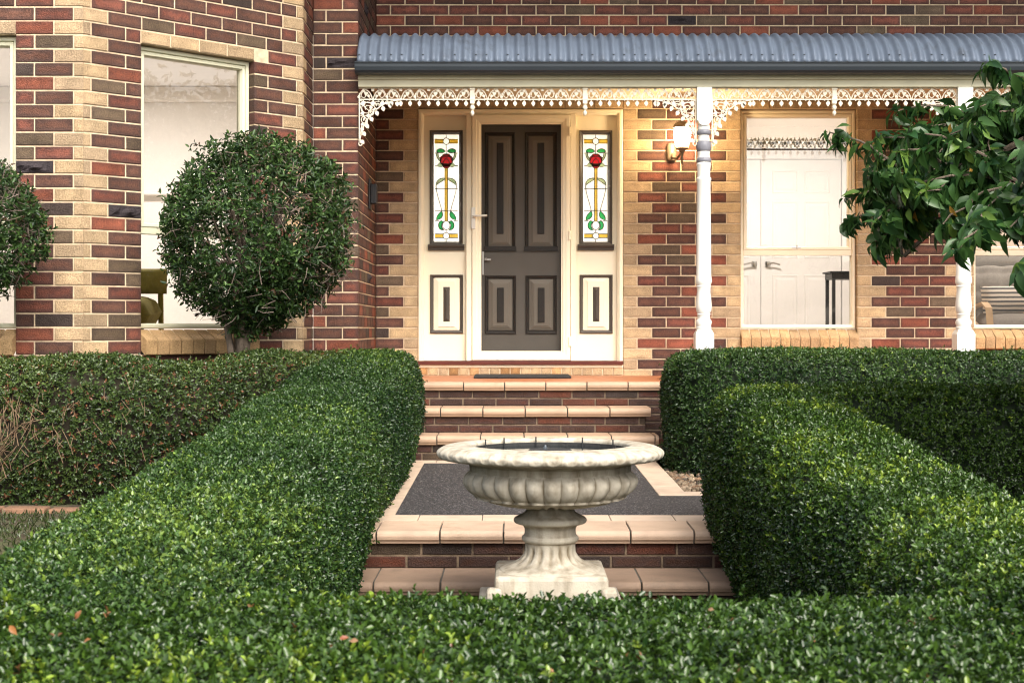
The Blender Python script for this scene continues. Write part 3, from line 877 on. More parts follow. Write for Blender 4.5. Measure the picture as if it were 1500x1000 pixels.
def post(x, label):
    y = VER_Y; P = lambda py: CAMZ - (py - 482) / 201.0
    mb = MB()
    mb.box(x - .054, x + .054, y - .054, y + .054, P(178), 2.1375)
    q = []
    for i in range(9):   # tongue rounding below the square
        a = math.pi * i / 8; q.append((x - .045 * math.cos(a), P(178) - .036 * math.sin(a)))
    v = [(a, y - .0538, b) for a, b in q] + [(a, y + .0538, b) for a, b in q]; n_ = len(q)
    mb.add(v, [tuple(range(n_)), tuple(range(2 * n_ - 1, n_ - 1, -1))] + [(k, k + 1, n_ + k + 1, n_ + k) for k in range(n_ - 1)])
    pr = [(183, .042), (188, .047), (190, .044), (199, .040), (206, .044), (223, .046), (226, .043), (231, .046), (239.5, .050), (241, .054), (244, .050), (256, .046), (260, .047), (261, .054), (264, .055), (266, .050),
          (330, .052), (404, .054), (405.5, .056), (412, .060), (415, .056), (418, .050), (419.5, .054), (421.5, .050), (428, .049), (440, .055), (448, .058), (455, .055), (459, .046), (460.5, .050), (462, .046), (467, .044), (468, .052), (472, .059), (476, .054), (478.5, .052), (479, .056), (481.5, .056), (484, .050)]
    mb.lathe([(r, P(py)) for py, r in pr][::-1], (x, y, 0), 28)
    mb.box(x - .066, x + .066, y - .066, y + .066, 0.002, P(489))
    v = [(x - .066, y - .066, P(489)), (x + .066, y - .066, P(489)), (x + .066, y + .066, P(489)), (x - .066, y + .066, P(489)), (x - .05, y - .05, P(483)), (x + .05, y - .05, P(483)), (x + .05, y + .05, P(483)), (x - .05, y + .05, P(483))]
    mb.add(v, [(0, 1, 5, 4), (1, 2, 6, 5), (2, 3, 7, 6), (3, 0, 4, 7), (4, 5, 6, 7)])
    o = mb.build('veranda_post', MAT['white'], house, smooth=True, label=label)
    for a, b, r in ((190, 198.5, .052), (207, 222.5, .057), (231, 239, .056)):
        m2 = MB(); n = 10
        m2.lathe([(r - .012 + .012 * math.sin(math.pi * i / n) ** .6, P(b) + (P(a) - P(b)) * i / n) for i in range(n + 1)], (x, y, 0), 28)
        m2.build('ring', M('post_ring_grey', (.20, .20, .225), .4), o, smooth=True)
post(POSTS[0], 'white turned veranda post beside the lantern')
post(POSTS[1], 'white turned veranda post beside the armchair window')
post(POSTS[2], 'white turned veranda post at the far right end')

# veranda slab
mb = MB(); mb.box(VX0, VX1, VER_Y - .02, MAIN_Y + .02, -.05, -.001)
vf = mb.build('veranda_floor', MAT['vtile'], None); tag(vf, kind='structure')

# ------------------------------------------------------------------ steps
ZL0, ZL1 = CAMZ - .899, CAMZ - .945     # landing, back and front
ZB = CAMZ - 1.12
PX0, PX1 = -.75, .985                   # step width
def nosing(mb, x0, x1, yb, yf, zt, zt_f=None, tile=.2975, th=.062, off=0.):
    """row of bullnosed tiles: flat tread and a rounded lip, with open joints"""
    zf = zt if zt_f is None else zt_f
    pr = [(yb, zt), (yf + .028, zf)]
    for i in range(1, 7):
        a = math.pi / 2 * i / 6; pr.append((yf + .028 - .028 * math.sin(a), zf - .028 + .028 * math.cos(a)))
    pr += [(yf + .003, zf - .043), (yf + .010, zf - .045), (yf + .012, zf - .050), (yf + .014, zf - th + .002), (yf + .022, zf - th), (yb, zt - th)]
    x = x0 + off - tile
    while x < x1:
        a, b = max(x + .004, x0), min(x + tile - .004, x1)
        if b - a > .02:
            dz = rnd.uniform(-.0015, .0015)
            mb.ext([(y, z + dz) for y, z in pr], a, b)
        x += tile
steps = thing('entry_steps', (.1, 9.5, ZL0), 'brick steps with rounded tan tile edges leading up to the front door', 'steps')
SY = [10.75, 10.44, 10.13]; SZ = [0.0, -.172, -.344]
xr = 3.4
for i, (y, z) in enumerate(zip(SY, SZ)):
    mb = MB(); x1 = [6.5, .975, 1.0][i]; x0 = [WINGX + .005, -.95, -.95][i]
    nosing(mb, x0, x1, y + .33 if i else VER_Y + .01, y, z, off=[.17, .15, .14][i])
    t = mb.build('nosing_tile', MAT['tile'], steps, bevel=.002)
    mb = MB(); mb.box(x0 + .004, x1 - .004, y + .03, y + (.32 if i else .11), z - .058, z - .006); mb.build('joint_grout', MAT['grout'], t)
def row_step(x0, x1):
    def row(k): return bond(x0, x1, .12 if k % 2 else .05, 'r')
    return row
ZC_s, CH_s = ZC, CH
for i, (y, z) in enumerate(zip(SY, SZ)):
    x0, x1 = [(WINGX, 6.5), (-.9, .94), (-.9, 1.0)][i]
    yy = y + .035
    ztop = z - .064; zbot = (SZ[i + 1] if i < 2 else ZL0) - .004
    ZC = zbot; CH = (ztop - zbot) / 2 + .001 if i else (ztop - zbot) / 2 + .001
    if i == 0:
        zb2 = zbot - .55; ZC = zbot - 6 * CH
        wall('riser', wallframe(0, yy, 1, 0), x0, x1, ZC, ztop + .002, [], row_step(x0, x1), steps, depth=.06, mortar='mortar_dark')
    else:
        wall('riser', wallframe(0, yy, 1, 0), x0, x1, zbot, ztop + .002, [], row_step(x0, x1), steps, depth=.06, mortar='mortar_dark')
ZC, CH = ZC_s, CH_s
# solid core under the treads
mb = MB(); mb.box(-.89, .93, SY[1] + .11, VER_Y, -.6, SZ[1] - .066); mb.box(-.89, .93, SY[2] + .11, SY[1] + .105, -.6, SZ[2] - .066); mb.build('step_core', MAT['grout'], steps)

# landing
LY0, LY1 = 10.16, 6.95     # back, front
def zl(y): return ZL0 + (ZL1 - ZL0) * (LY0 - y) / (LY0 - LY1)
MX0, MX1 = -.59, .817; MY0, MY1 = 7.49, 10.02; BRY = 8.28
def sheet(mb, x0, x1, y0, y1, dz, th=.05):
    v = [(x0, y0, zl(y0) + dz), (x1, y0, zl(y0) + dz), (x1, y1, zl(y1) + dz), (x0, y1, zl(y1) + dz)]
    v += [(x, y, z - th) for x, y, z in v]
    mb.add(v, [(0, 1, 2, 3), (7, 6, 5, 4), (0, 4, 5, 1), (1, 5, 6, 2), (2, 6, 7, 3), (3, 7, 4, 0)])
mb = MB(); sheet(mb, MX0, MX1, MY0, MY1, .0); sheet(mb, MX1, 3.6, MY0, BRY, 0.)
pm = mb.build('path', MAT['speckle'], None); tag(pm, kind='structure')
mb = MB()
def tiles_y(x0, x1, y0, y1, n, dz=.004):
    h = (y1 - y0) / n
    for i in range(n):
        q = rnd.uniform(-.001, .001)
        sheet(mb, x0, x1, y0 + i * h + .002, y0 + (i + 1) * h - .002, dz + q)
tiles_y(MX0 - .17, MX0 - .001, 7.495, 10.02, 8)
tiles_y(MX1 + .001, MX1 + .16, BRY + .165, 10.02, 6)
def tiles_x(x0, x1, y0, y1, n):
    w = (x1 - x0) / n
    for i in range(n): sheet(mb, x0 + i * w + .002, x0 + (i + 1) * w - .002, y0, y1, .004 + rnd.uniform(-.001, .001))
tiles_x(MX0 - .17, MX1 + .16, 10.022, 10.17, 7)
tiles_x(MX1 + .001, 3.6, BRY + .001, BRY + .162, 9)
tiles_x(-.78, 1.12, 7.292, 7.487, 6)
bt = mb.build('border_tile', M('pale_border_tile', (.52, .40, .30), .6, var=.25, vscale=6, bump=.15, bscale=120, col2=(.30, .21, .14), c2scale=6, c2lo=.55, c2hi=.82), steps, bevel=.002)
mb = MB(); sheet(mb, MX0 - .168, MX1 + .158, 7.3, 10.16, -.004, .1); sheet(mb, .9, 3.6, 7.3, BRY + .16, -.0045, .1); mb.build('joint_grout', MAT['grout'], steps)
# lower steps
mb = MB(); nosing(mb, -.80, 1.12, 7.288, 6.95, zl(7.29) + .004, ZL1 + .004, off=.165)
t = mb.build('nosing_tile', M('landing_tile', (.47, .34, .245), .6, var=.25, vscale=6, bump=.15, bscale=120, col2=(.26, .18, .12), c2scale=6, c2lo=.55, c2hi=.82), steps, bevel=.002)
mb = MB(); mb.box(-.79, 1.11, 6.99, 7.28, ZL1 - .06, ZL1 - .004); mb.build('joint_grout', MAT['grout'], t)
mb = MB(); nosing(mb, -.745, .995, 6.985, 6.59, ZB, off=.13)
t = mb.build('nosing_tile', M('shaded_tile', (.29, .20, .14), .65, var=.3, vscale=6, bump=.2, bscale=120, col2=(.15, .11, .08), c2scale=6, c2lo=.5, c2hi=.8), steps, bevel=.002)  # bottom step: darker tile copy, hedge shade put into its colour
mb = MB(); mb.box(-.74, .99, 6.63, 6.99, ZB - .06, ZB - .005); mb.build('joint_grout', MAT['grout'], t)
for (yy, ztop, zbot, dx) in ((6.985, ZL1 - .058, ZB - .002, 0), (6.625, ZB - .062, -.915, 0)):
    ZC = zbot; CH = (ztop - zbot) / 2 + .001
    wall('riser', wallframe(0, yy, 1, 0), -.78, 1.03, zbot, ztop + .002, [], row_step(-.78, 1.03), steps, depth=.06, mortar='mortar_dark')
ZC, CH = ZC_s, CH_s
for sx, x in ((1, -.752), (-1, 1.0)):
    xf = wallframe(x, 6.35, 0, 1) if sx > 0 else wallframe(x, 7.0, 0, -1)
    ZC = ZB - .19
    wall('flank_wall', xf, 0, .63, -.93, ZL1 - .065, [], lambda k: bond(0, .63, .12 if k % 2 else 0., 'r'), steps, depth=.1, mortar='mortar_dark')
ZC = ZC_s

# ------------------------------------------------------------------ door mat, wall lights
mb = MB(); mb.box(ux(697) * 1.0, ux(832), 11.55, 12.12, .0005, .018)
o = mb.build('door_mat', MAT['rubber'], None, bevel=.006); tag(o, 'thin black rubber door mat lying in front of the screen door', 'door mat')
# lantern
LX, LYY = (999 - 750) * 11.96 / F, 11.96
PZ = lambda py: CAMZ - (py - 482) * LYY / F
lan = thing('wall_lantern', (LX, LYY, PZ(250)), 'lit coach lantern on the brick wall just left of the veranda post', 'lantern')
mb = MB(); mb.lathe([(.04, PZ(216)), (.052, PZ(212)), (.064, PZ(206)), (.069, PZ(200)), (.069, PZ(195)), (.062, PZ(189)), (.052, PZ(185))], (LX, LYY, 0), 24)
GLOW = emit('lamp_glow', (1, .73, .42), 68)
mb.build('globe', GLOW, lan, smooth='all')
mb = MB()
mb.lathe([(.071, PZ(187.5)), (.073, PZ(185)), (.060, PZ(182)), (.038, PZ(179)), (.022, PZ(177)), (.010, PZ(176)), (.016, PZ(174)), (.005, PZ(171.5))], (LX, LYY, 0), 20)
mb.lathe([(.010, PZ(243)), (.005, PZ(241)), (.013, PZ(237.5)), (.008, PZ(235)), (.014, PZ(232)), (.010, PZ(229)), (.017, PZ(226)), (.013, PZ(224)), (.024, PZ(222)), (.026, PZ(220)), (.052, PZ(218.5)), (.056, PZ(216.8)), (.046, PZ(215.5))], (LX, LYY, 0), 20)
for k in range(6):
    a = math.pi / 3 * k + .3
    mb.tube([(LX + r * math.cos(a), LYY + r * math.sin(a), PZ(p)) for r, p in ((.052, 216), (.068, 208), (.0735, 198), (.070, 191), (.064, 186))], .003, 5)
mb.build('cage', MAT['bronze'], lan, smooth=True)
mb = MB()
mb.tube([(LX, LYY, PZ(223)), (LX - .03, LYY + .08, PZ(230)), (LX - .05, LYY + .19, PZ(227)), (LX - .055, LYY + .275, PZ(217))], .011, 8)
mb.lathe([(.03, -.07), (.042, -.05), (.042, .05), (.03, .07)], (LX - .055, LYY + .275, PZ(217)), 16)
mb.build('arm', MAT['bronze'], lan, smooth=True)
# slim black wall light on the side wall
zy = lambda py: CAMZ - (py - 482) * 11.68 / F
wl = thing('wall_light', (WINGX, 11.68, zy(285)), 'slim black wall light on the side wall left of the door', 'wall light')
mb = MB(); mb.box(WINGX + .0015, WINGX + .014, 11.61, 11.75, zy(307), zy(263)); mb.build('back_plate', MAT['black'], wl, bevel=.003)
mb = MB(); mb.box(WINGX + .015, WINGX + .062, 11.63, 11.73, zy(299), zy(270)); mb.build('housing', MAT['black'], wl, bevel=.006)

# ------------------------------------------------------------------ urn
UX, UY = .154, 6.0
US = F / UY
def uzr(zy_): return CAMZ - ((620 + zy_ / 3.847) - 482) / US
urn = thing('garden_urn', (UX, UY, -.91), 'pale weather-worn stone urn birdbath with fluted bowl in front of the steps', 'urn')
def lathe_np(name, prof, n, mod, parent, mat):
    """revolved grid with an angular relief mod(theta, t_index, r, z) -> (dr, dz)"""
    th = np.linspace(0, 2 * np.pi, n, endpoint=False)
    V = []; m = len(prof)
    for j, (r, z) in enumerate(prof):
        dr, dz = mod(th, j, r, z)
        V.append(np.stack([(r + dr) * np.cos(th) + UX, (r + dr) * np.sin(th) + UY, z + dz + 0 * th], 1))
    V = np.concatenate(V)
    f = []
    for j in range(m - 1):
        for k in range(n):
            a = j * n + k; b = j * n + (k + 1) % n
            f.append((a, b, b + n, a + n))
    mb = MB(); mb.add([tuple(p) for p in V], f)
    return mb.build(name, mat, parent, smooth='all')
def dens(pts, k=5):
    """smooth (Catmull-Rom) densified profile"""
    out = []; p = [pts[0]] + list(pts) + [pts[-1]]
    for i in range(1, len(p) - 2):
        for j in range(k):
            t = j / k; a, b, c, d = [np.array(q, float) for q in p[i - 1:i + 3]]
            out.append(tuple(.5 * ((2 * b) + (-a + c) * t + (2 * a - 5 * b + 4 * c - d) * t * t + (-a + 3 * b - 3 * c + d) * t ** 3)))
    out.append(tuple(pts[-1])); return out
ZR = CAMZ - .462
bowl = dens([(.30, uzr(455) + .03), (.325, ZR - .10), (.322, ZR - .045), (.318, ZR - .012), (.326, ZR - .002), (.345, ZR), (.385, ZR - .002), (.425, ZR - .008), (.448, ZR - .020), (.4565, uzr(160)), (.452, uzr(180)), (.440, uzr(192)), (.425, uzr(196)), (.385, uzr(205)), (.345, uzr(215)), (.322, uzr(232)), (.318, uzr(250)),
    (.328, uzr(268)), (.342, uzr(290)), (.348, uzr(318)), (.342, uzr(345)), (.326, uzr(375)), (.298, uzr(402)), (.255, uzr(425)), (.20, uzr(440)), (.14, uzr(450)), (.095, uzr(456))], 5)
zz_top, zz_bot = uzr(262), uzr(452)
NG, NE = 30, 42
def bowlmod(th, j, r, z):
    dr = 0 * th; dz = 0 * th
    if z < zz_top:
        env = min(1, (zz_top - z) / .03) * min(1, max(0, (r - .08) / .1))
        lob = np.abs(np.sin(th * NG / 2)) ** .7
        ts = max(0, 1 - (zz_top - z) / .02)
        dr = env * (.026 * lob - .020)
        dz = -env * .012 * (1 - lob) * (1 if r < .3 else .2)
    if r > .40 and z < ZR - .006 and z > uzr(197):
        q = (ZR - .006 - z) / (ZR - .006 - uzr(197))     # 0 top .. 1 bottom
        c = (th * NE / (2 * np.pi)) % 1 - .5
        ringd = np.abs(np.sqrt((c * 1.0) ** 2 + ((q - .35) * .62) ** 2) - .36)
        egg = np.exp(-(ringd / .07) ** 2) * .008
        dart = np.exp(-((np.abs(c) - .5) / .06) ** 2) * .006 * (q < .9)
        hole = -np.exp(-((c / .2) ** 2 + ((q - .62) / .22) ** 2)) * .008
        dr = (egg + dart + hole * 1.3) * .34 * np.sin(np.pi * np.clip(q, 0, 1)) ** .6 - .001
    return dr, dz
lathe_np('bowl', bowl, 630, bowlmod, urn, MAT['stone'])
foot = dens([(.09, uzr(452)), (.093, uzr(462)), (.096, uzr(480)), (.105, uzr(500)), (.125, uzr(515)), (.143, uzr(528)), (.147, uzr(542)), (.142, uzr(556)), (.118, uzr(566)), (.106, uzr(580)), (.103, uzr(600)), (.105, uzr(622)), (.112, uzr(632)), (.115, uzr(645)), (.111, uzr(658)), (.102, uzr(668)), (.102, uzr(690)), (.105, uzr(720)), (.113, uzr(742)), (.130, uzr(766)), (.158, uzr(785)), (.185, uzr(797)), (.203, uzr(808)), (.205, uzr(820)), (.19, uzr(830))], 4)
def footmod(th, j, r, z):
    dr = 0 * th
    if uzr(805) < z < uzr(672):
        e = min(1, (uzr(672) - z) / .03) * min(1, (z - uzr(805)) / .02)
        dr = -e * (.011 * np.clip(np.abs(np.cos(th * 8)), 0, 1) ** 4)
    if z < uzr(790):   # turns square towards the plinth
        e = .6 * min(1, (uzr(790) - z) / .03)
        sq = 1 / np.maximum(np.abs(np.cos(th)), np.abs(np.sin(th)))
        dr = dr + e * r * (np.minimum(sq, 1.3) - 1) * .75
    return dr, 0 * th
lathe_np('stem', foot, 192, footmod, urn, MAT['stone'])
mb = MB(); zt = uzr(814); zb = uzr(985)
mb.box(UX - .222, UX + .222, UY - .222, UY + .222, zb, zt)
for sx in (-1, 1):
    xa, xb = sorted((UX + sx * .19, UX + sx * .254)); mb.box(xa, xb, UY - .258, UY - .19, zb + .001, uzr(872))
mb.build('plinth', MAT['stone'], urn, bevel=.016)
mb = MB(); mb.box(UX - .29, UX + .29, UY - .29, UY + .29, -.93, zb - .002); mb.build('pedestal', M('concrete', (.36, .33, .28), .9, var=.3, bump=.4), urn, bevel=.01)
# water and floating fountain
wm = M('water', (.012, .016, .017), .03, var=.1, spec=.6)
mb = MB(); mb.lathe([(.32, ZR - .030), (.0005, ZR - .030)], (UX, UY, 0), 64, caps=False)
o = mb.build('water', wm, None); tag(o, kind='structure')
mb = MB(); mb.lathe([(.3165, ZR - .034), (.3165, ZR - .017), (.311, ZR - .017), (.311, ZR - .034)], (UX, UY, 0), 96, caps=False); mb.build('liner', MAT['rubber'], urn)
ft = thing('solar_fountain', (UX, UY, ZR - .05), 'small black floating fountain with thin pegs in the urn water', 'fountain')
mb = MB(); mb.lathe([(.085, ZR - .035), (.09, ZR - .028), (.085, ZR - .022), (.03, ZR - .020)], (UX, UY, 0), 32); mb.build('float', MAT['rubber'], ft, smooth=True)
mb = MB(); mb.lathe([(.010, ZR - .022), (.008, ZR - .012), (.005, ZR - .004)], (UX - .02, UY, 0), 12); mb.build('nozzle', M('dark_plastic', (.05, .06, .07), .2), ft)
for a in (62, 100, 128, 30, 150, 215, 325):
    x_, y_ = UX + .304 * math.cos(R(a)), UY + .304 * math.sin(R(a))
    mb = MB(); mb.tube([(x_, y_, ZR - .06), (x_, y_, ZR + .007)], .003, 6); mb.build('peg', MAT['black'], ft)

# ------------------------------------------------------------------ foliage tools
def npmesh(name, V, Fq, mat, parent, colr=None, loc=None, smooth=True):
    me = bpy.data.meshes.new(name)
    off = np.array(wloc(parent)) if parent is not None else np.zeros(3)
    V = np.asarray(V, 'f') - off.astype('f')
    n, k = Fq.shape
    me.vertices.add(len(V)); me.vertices.foreach_set('co', V.ravel())
    me.loops.add(n * k); me.loops.foreach_set('vertex_index', Fq.astype('i').ravel())
    me.polygons.add(n); me.polygons.foreach_set('loop_start', np.arange(0, n * k, k, dtype='i'))
    if smooth: me.polygons.foreach_set('use_smooth', np.ones(n, bool))
    if colr is not None:
        a = me.attributes.new('Col', 'FLOAT_COLOR', 'POINT')
        a.data.foreach_set('color', np.concatenate([colr, np.ones((len(colr), 1))], 1).astype('f').ravel())
    me.materials.append(mat); me.update(calc_edges=True)
    o = bpy.data.objects.new(name, me); COL.objects.link(o)
    if parent is not None: o.parent = parent
    return o
def unit(a): return a / np.maximum(np.linalg.norm(a, axis=-1, keepdims=True), 1e-9)
def leaf_verts(P, D, N, L, W, fold=.25, curl=.15, detail=1):
    """D leaf axis, N upper side. detail 0: 4 verts / 2 tris, 1: 6 verts / 2 quads, 2: 9 verts / 4 quads"""
    D = unit(D); S = unit(np.cross(D, N)); N = np.cross(S, D)
    L = L[:, None]; W = W[:, None]
    if detail == 0:
        v = np.stack([P, P + D * L * .5 + S * W * .5 + N * W * fold, P + D * L - N * L * curl, P + D * L * .5 - S * W * .5 + N * W * fold], 1)
        f = np.array([[0, 1, 2], [0, 2, 3]])
    elif detail == 1:
        v = np.stack([P, P + D * L * .3 + S * W * .46 + N * W * fold, P + D * L * .68 + S * W * .42 + N * (W * fold - L * curl * .4), P + D * L - N * L * curl,
                      P + D * L * .68 - S * W * .42 + N * (W * fold - L * curl * .4), P + D * L * .3 - S * W * .46 + N * W * fold], 1)
        f = np.array([[0, 1, 2, 3], [0, 3, 4, 5]])
    else:
        m = lambda t, s, c: P + D * L * t + S * W * s * .5 + N * (W * abs(s) * fold - L * curl * c)
        v = np.stack([P, m(.18, .55, .02), m(.42, 1., .12), m(.72, .72, .45), m(1.03, .0, 1.0), m(.72, -.72, .45), m(.42, -1., .12), m(.18, -.55, .02), m(.42, 0, .10), m(.72, 0, .42)], 1)
        f = np.array([[0, 1, 2, 8], [8, 2, 3, 9], [0, 8, 6, 7], [8, 9, 5, 6], [9, 3, 4, 4], [9, 4, 5, 5]])
    return v, f
def leaves(name, P, D, N, L, W, col, mat, parent, detail=1, fold=.25, curl=.15, kind=None):
    v, f = leaf_verts(P, D, N, L, W, fold, curl, detail)
    n, k = v.shape[:2]
    if detail == 2:
        q = f[:4]; t = np.array([[9, 3, 4, 5]])
        f = np.concatenate([q, t])
    F_ = (f[None] + (np.arange(n) * k)[:, None, None]).reshape(-1, f.shape[1])
    c = np.repeat(col, k, 0)
    return npmesh(name, v.reshape(-1, 3), F_, mat, parent, c)
def noise3(P, seed, sc):
    r = np.random.default_rng(seed); o = np.zeros(len(P))
    for i in range(7):
        k = r.normal(size=3) * sc * (1 + .5 * i); o += np.sin(P @ k + r.uniform(0, 6.28)) / (1 + .35 * i)
    return o / 3.0

def hedge_grid(path, ns=140, nt=72, rc=.2, end=(.3, .3), seed=0, lump=.025):
    """path: list of (x, y, halfwidth, zbase, ztop); returns vertex grid and normals"""
    P = np.array(path, float)
    d = np.r_[0, np.cumsum(np.linalg.norm(np.diff(P[:, :2], axis=0), axis=1))]; T = d[-1]
    # denser near the ends
    t = np.linspace(0, 1, ns); s = T * (t - .08 * np.sin(2 * np.pi * t) * 0)
    e0 = np.linspace(0, 1, 16) ** 2.2 * max(end[0], .01); e1 = T - np.linspace(0, 1, 16)[::-1] ** 2.2 * max(end[1], .01)
    s = np.unique(np.r_[e0, np.linspace(end[0], T - end[1], ns), e1])
    # smooth interpolation of the path
    C = np.stack([np.interp(s, d, P[:, i]) for i in range(5)], 1)
    ker = np.ones(9) / 9
    for i in range(5):
        if len(path) > 2:
            pad = np.r_[2 * C[0, i] - C[1:5, i][::-1], C[:, i], 2 * C[-1, i] - C[-5:-1, i][::-1]]
            sm = np.convolve(pad, ker, 'valid'); 
            if i >= 2 or len(path) > 2: C[:, i] = sm if i >= 2 else np.where((s > .4) & (s < T - .4), sm, C[:, i])
    g = np.gradient(C[:, :2], axis=0); g = unit(g); nrm = np.stack([-g[:, 1], g[:, 0]], 1)
    def endf(e, r): 
        q = np.clip(1 - e / max(r, 1e-6), 0, 1); return np.maximum((1 - q ** 2.6) ** (1 / 2.6), .02)
    ef = np.minimum(endf(s, end[0]) if end[0] > 0 else 1, endf(T - s, end[1]) if end[1] > 0 else 1)
    # cross section: up one side, over the top, down the other
    th = np.linspace(0, np.pi, nt)
    c, si = np.cos(th), np.sin(th)
    m = 5.6
    rad = (np.abs(c) ** m + np.abs(si) ** m) ** (-1 / m)
    qx, qz = c * rad, si * rad           # superellipse half
    V = np.zeros((len(s), nt, 3))
    hw = C[:, 2] * ef; zt = C[:, 4] - (1 - ef) * .16; zb = C[:, 3]
    V[..., 0] = C[:, 0, None] + nrm[:, 0, None] * hw[:, None] * qx
    V[..., 1] = C[:, 1, None] + nrm[:, 1, None] * hw[:, None] * qx
    # belly: a little narrower at the foot
    h = (zt - zb)[:, None]
    V[..., 2] = zb[:, None] + h * qz
    foot = 1 - .16 * np.clip(1 - qz / .5, 0, 1) ** 1.5
    V[..., 0] = C[:, 0, None] + (V[..., 0] - C[:, 0, None]) * foot
    V[..., 1] = C[:, 1, None] + (V[..., 1] - C[:, 1, None]) * foot
    def normals(V):
        a = np.gradient(V, axis=0); b = np.gradient(V, axis=1); n = unit(np.cross(a, b))
        sc_ = np.clip(s, end[0], T - end[1]); ctr = np.stack([np.interp(sc_, s, C[:, 0]), np.interp(sc_, s, C[:, 1]), np.interp(sc_, s, (zt + zb) / 2)], 1)[:, None]
        sgn = np.sign(np.sum(n * (V - ctr), -1, keepdims=True)); return n * np.where(sgn == 0, 1, sgn)
    n = normals(V)
    fl = V.reshape(-1, 3)
    disp = lump * noise3(fl, seed, 2.2) + lump * .55 * noise3(fl, seed + 50, 7.) 
    V = V + n * disp.reshape(V.shape[:2])[..., None]
    return V, normals(V)

def hedge(name, label, path, density, leafL, pal, end=(.3, .3), seed=0, detail=1, cull=None, core='core', lump=.018, brown=0., tips=.1, leafW=.6, group=None, hole=None, ns=140):
    V, Nn = hedge_grid(path, seed=seed, end=end, lump=lump, ns=ns)
    root = thing(name, (path[0][0], path[0][1], path[0][3]), label, 'hedge', group)
    a, b = V.shape[:2]
    idx = np.arange(a * b).reshape(a, b)
    Fq = np.stack([idx[:-1, :-1], idx[1:, :-1], idx[1:, 1:], idx[:-1, 1:]], -1).reshape(-1, 4)
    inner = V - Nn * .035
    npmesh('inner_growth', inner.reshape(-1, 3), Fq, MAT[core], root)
    # sample
    r = np.random.default_rng(seed + 3)
    p = V.reshape(-1, 3); nn = Nn.reshape(-1, 3)
    A, B, C_, D_ = (p[Fq[:, i]] for i in range(4))
    area = .5 * np.linalg.norm(np.cross(C_ - A, D_ - B), axis=1)
    fc = (A + B + C_ + D_) / 4; fn = unit(nn[Fq].mean(1))
    view = unit(np.array([0, 0, CAMZ]) - fc)
    wgt = np.where((fn * view).sum(1) > -.25, 1., .35)
    if cull is not None: wgt = wgt * cull(fc)
    prob = area * wgt; tot = prob.sum()
    m_leaf = 6
    ns_ = int(tot * density / m_leaf)
    fi = r.choice(len(Fq), ns_, p=prob / tot)
    u, v = r.random((2, ns_, 1))
    base = (A[fi] * (1 - u) * (1 - v) + B[fi] * u * (1 - v) + C_[fi] * u * v + D_[fi] * (1 - u) * v)
    n = fn[fi]
    if hole is not None:
        keep = r.random(ns_) > hole(base); base = base[keep]; n = n[keep]; ns_ = len(base)
    dirn = unit(n + r.normal(size=(ns_, 3)) * .5 + np.array([0, 0, .35]))
    depth = r.gamma(1.3, .009, ns_); stick = (r.random(ns_) < .10) * r.random(ns_) * .016 + (r.random(ns_) < .008) * r.random(ns_) * .04
    base = base + n * (stick - depth)[:, None]
    az0 = r.random(ns_) * 6.28
    t1 = unit(np.cross(dirn, r.normal(size=(ns_, 3)))); t2 = np.cross(dirn, t1)
    thin = noise3(base, seed + 31, 5.5) + .6 * noise3(base, seed + 33, 12.)
    keep = r.random(ns_) > np.clip((thin - .62) * 1.3, 0, .8) ; base = base[keep]; n = n[keep]; dirn = dirn[keep]; t1 = t1[keep]; t2 = t2[keep]; az0 = az0[keep]; ns_ = len(base)
    # patches differ in leaf age; top weight also carries painted top light
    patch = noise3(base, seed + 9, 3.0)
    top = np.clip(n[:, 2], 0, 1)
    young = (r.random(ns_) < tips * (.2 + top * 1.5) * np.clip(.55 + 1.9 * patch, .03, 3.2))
    dead = r.random(ns_) < brown * np.clip(1 + 1.6 * noise3(base, seed + 21, 2.2), .1, 4)
    P_, Dd, Nl, Ll, Ww, Cc = [], [], [], [], [], []
    dark, mid, yng, brn = [np.array(c) for c in pal]
    for k in range(m_leaf):
        az = az0 + k * 2.4
        rad = t1 * np.cos(az)[:, None] + t2 * np.sin(az)[:, None]
        al = R(78) - k * R(9) + r.normal(size=ns_) * .22
        Dk = dirn * np.cos(al)[:, None] + rad * np.sin(al)[:, None]
        Nk = dirn * np.sin(al)[:, None] - rad * np.cos(al)[:, None] + r.normal(size=(ns_, 3)) * .25
        P_.append(base + dirn * (k * leafL * .22)); Dd.append(Dk); Nl.append(Nk)
        L_ = leafL * r.uniform(.55, 1.3, ns_); Ll.append(L_); Ww.append(L_ * leafW * r.uniform(.85, 1.1, ns_))
        q = np.clip(r.random(ns_) * .8 + .24 * patch + .26 * top - .06, 0, 1)[:, None]  # upward leaves lighter: light from above put into the leaf colour
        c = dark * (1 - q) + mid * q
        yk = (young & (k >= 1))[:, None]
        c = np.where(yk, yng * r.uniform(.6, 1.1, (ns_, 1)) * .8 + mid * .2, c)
        c = np.where((dead & (r.random(ns_) < .7))[:, None], brn * r.uniform(.5, 1.2, (ns_, 1)), c)
        Cc.append(c * r.uniform(.8, 1.2, (ns_, 1)))
    cat = lambda l: np.concatenate(l)
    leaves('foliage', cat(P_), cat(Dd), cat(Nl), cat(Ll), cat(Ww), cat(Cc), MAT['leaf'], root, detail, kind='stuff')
    return root

G = ((.007, .023, .006), (.060, .116, .015), (.20, .28, .028), (.16, .08, .03))
GB = ((.007, .024, .008), (.056, .110, .022), (.16, .24, .035), (.14, .07, .03))
GBR = ((.022, .044, .013), (.082, .122, .028), (.12, .13, .03), (.17, .075, .035))
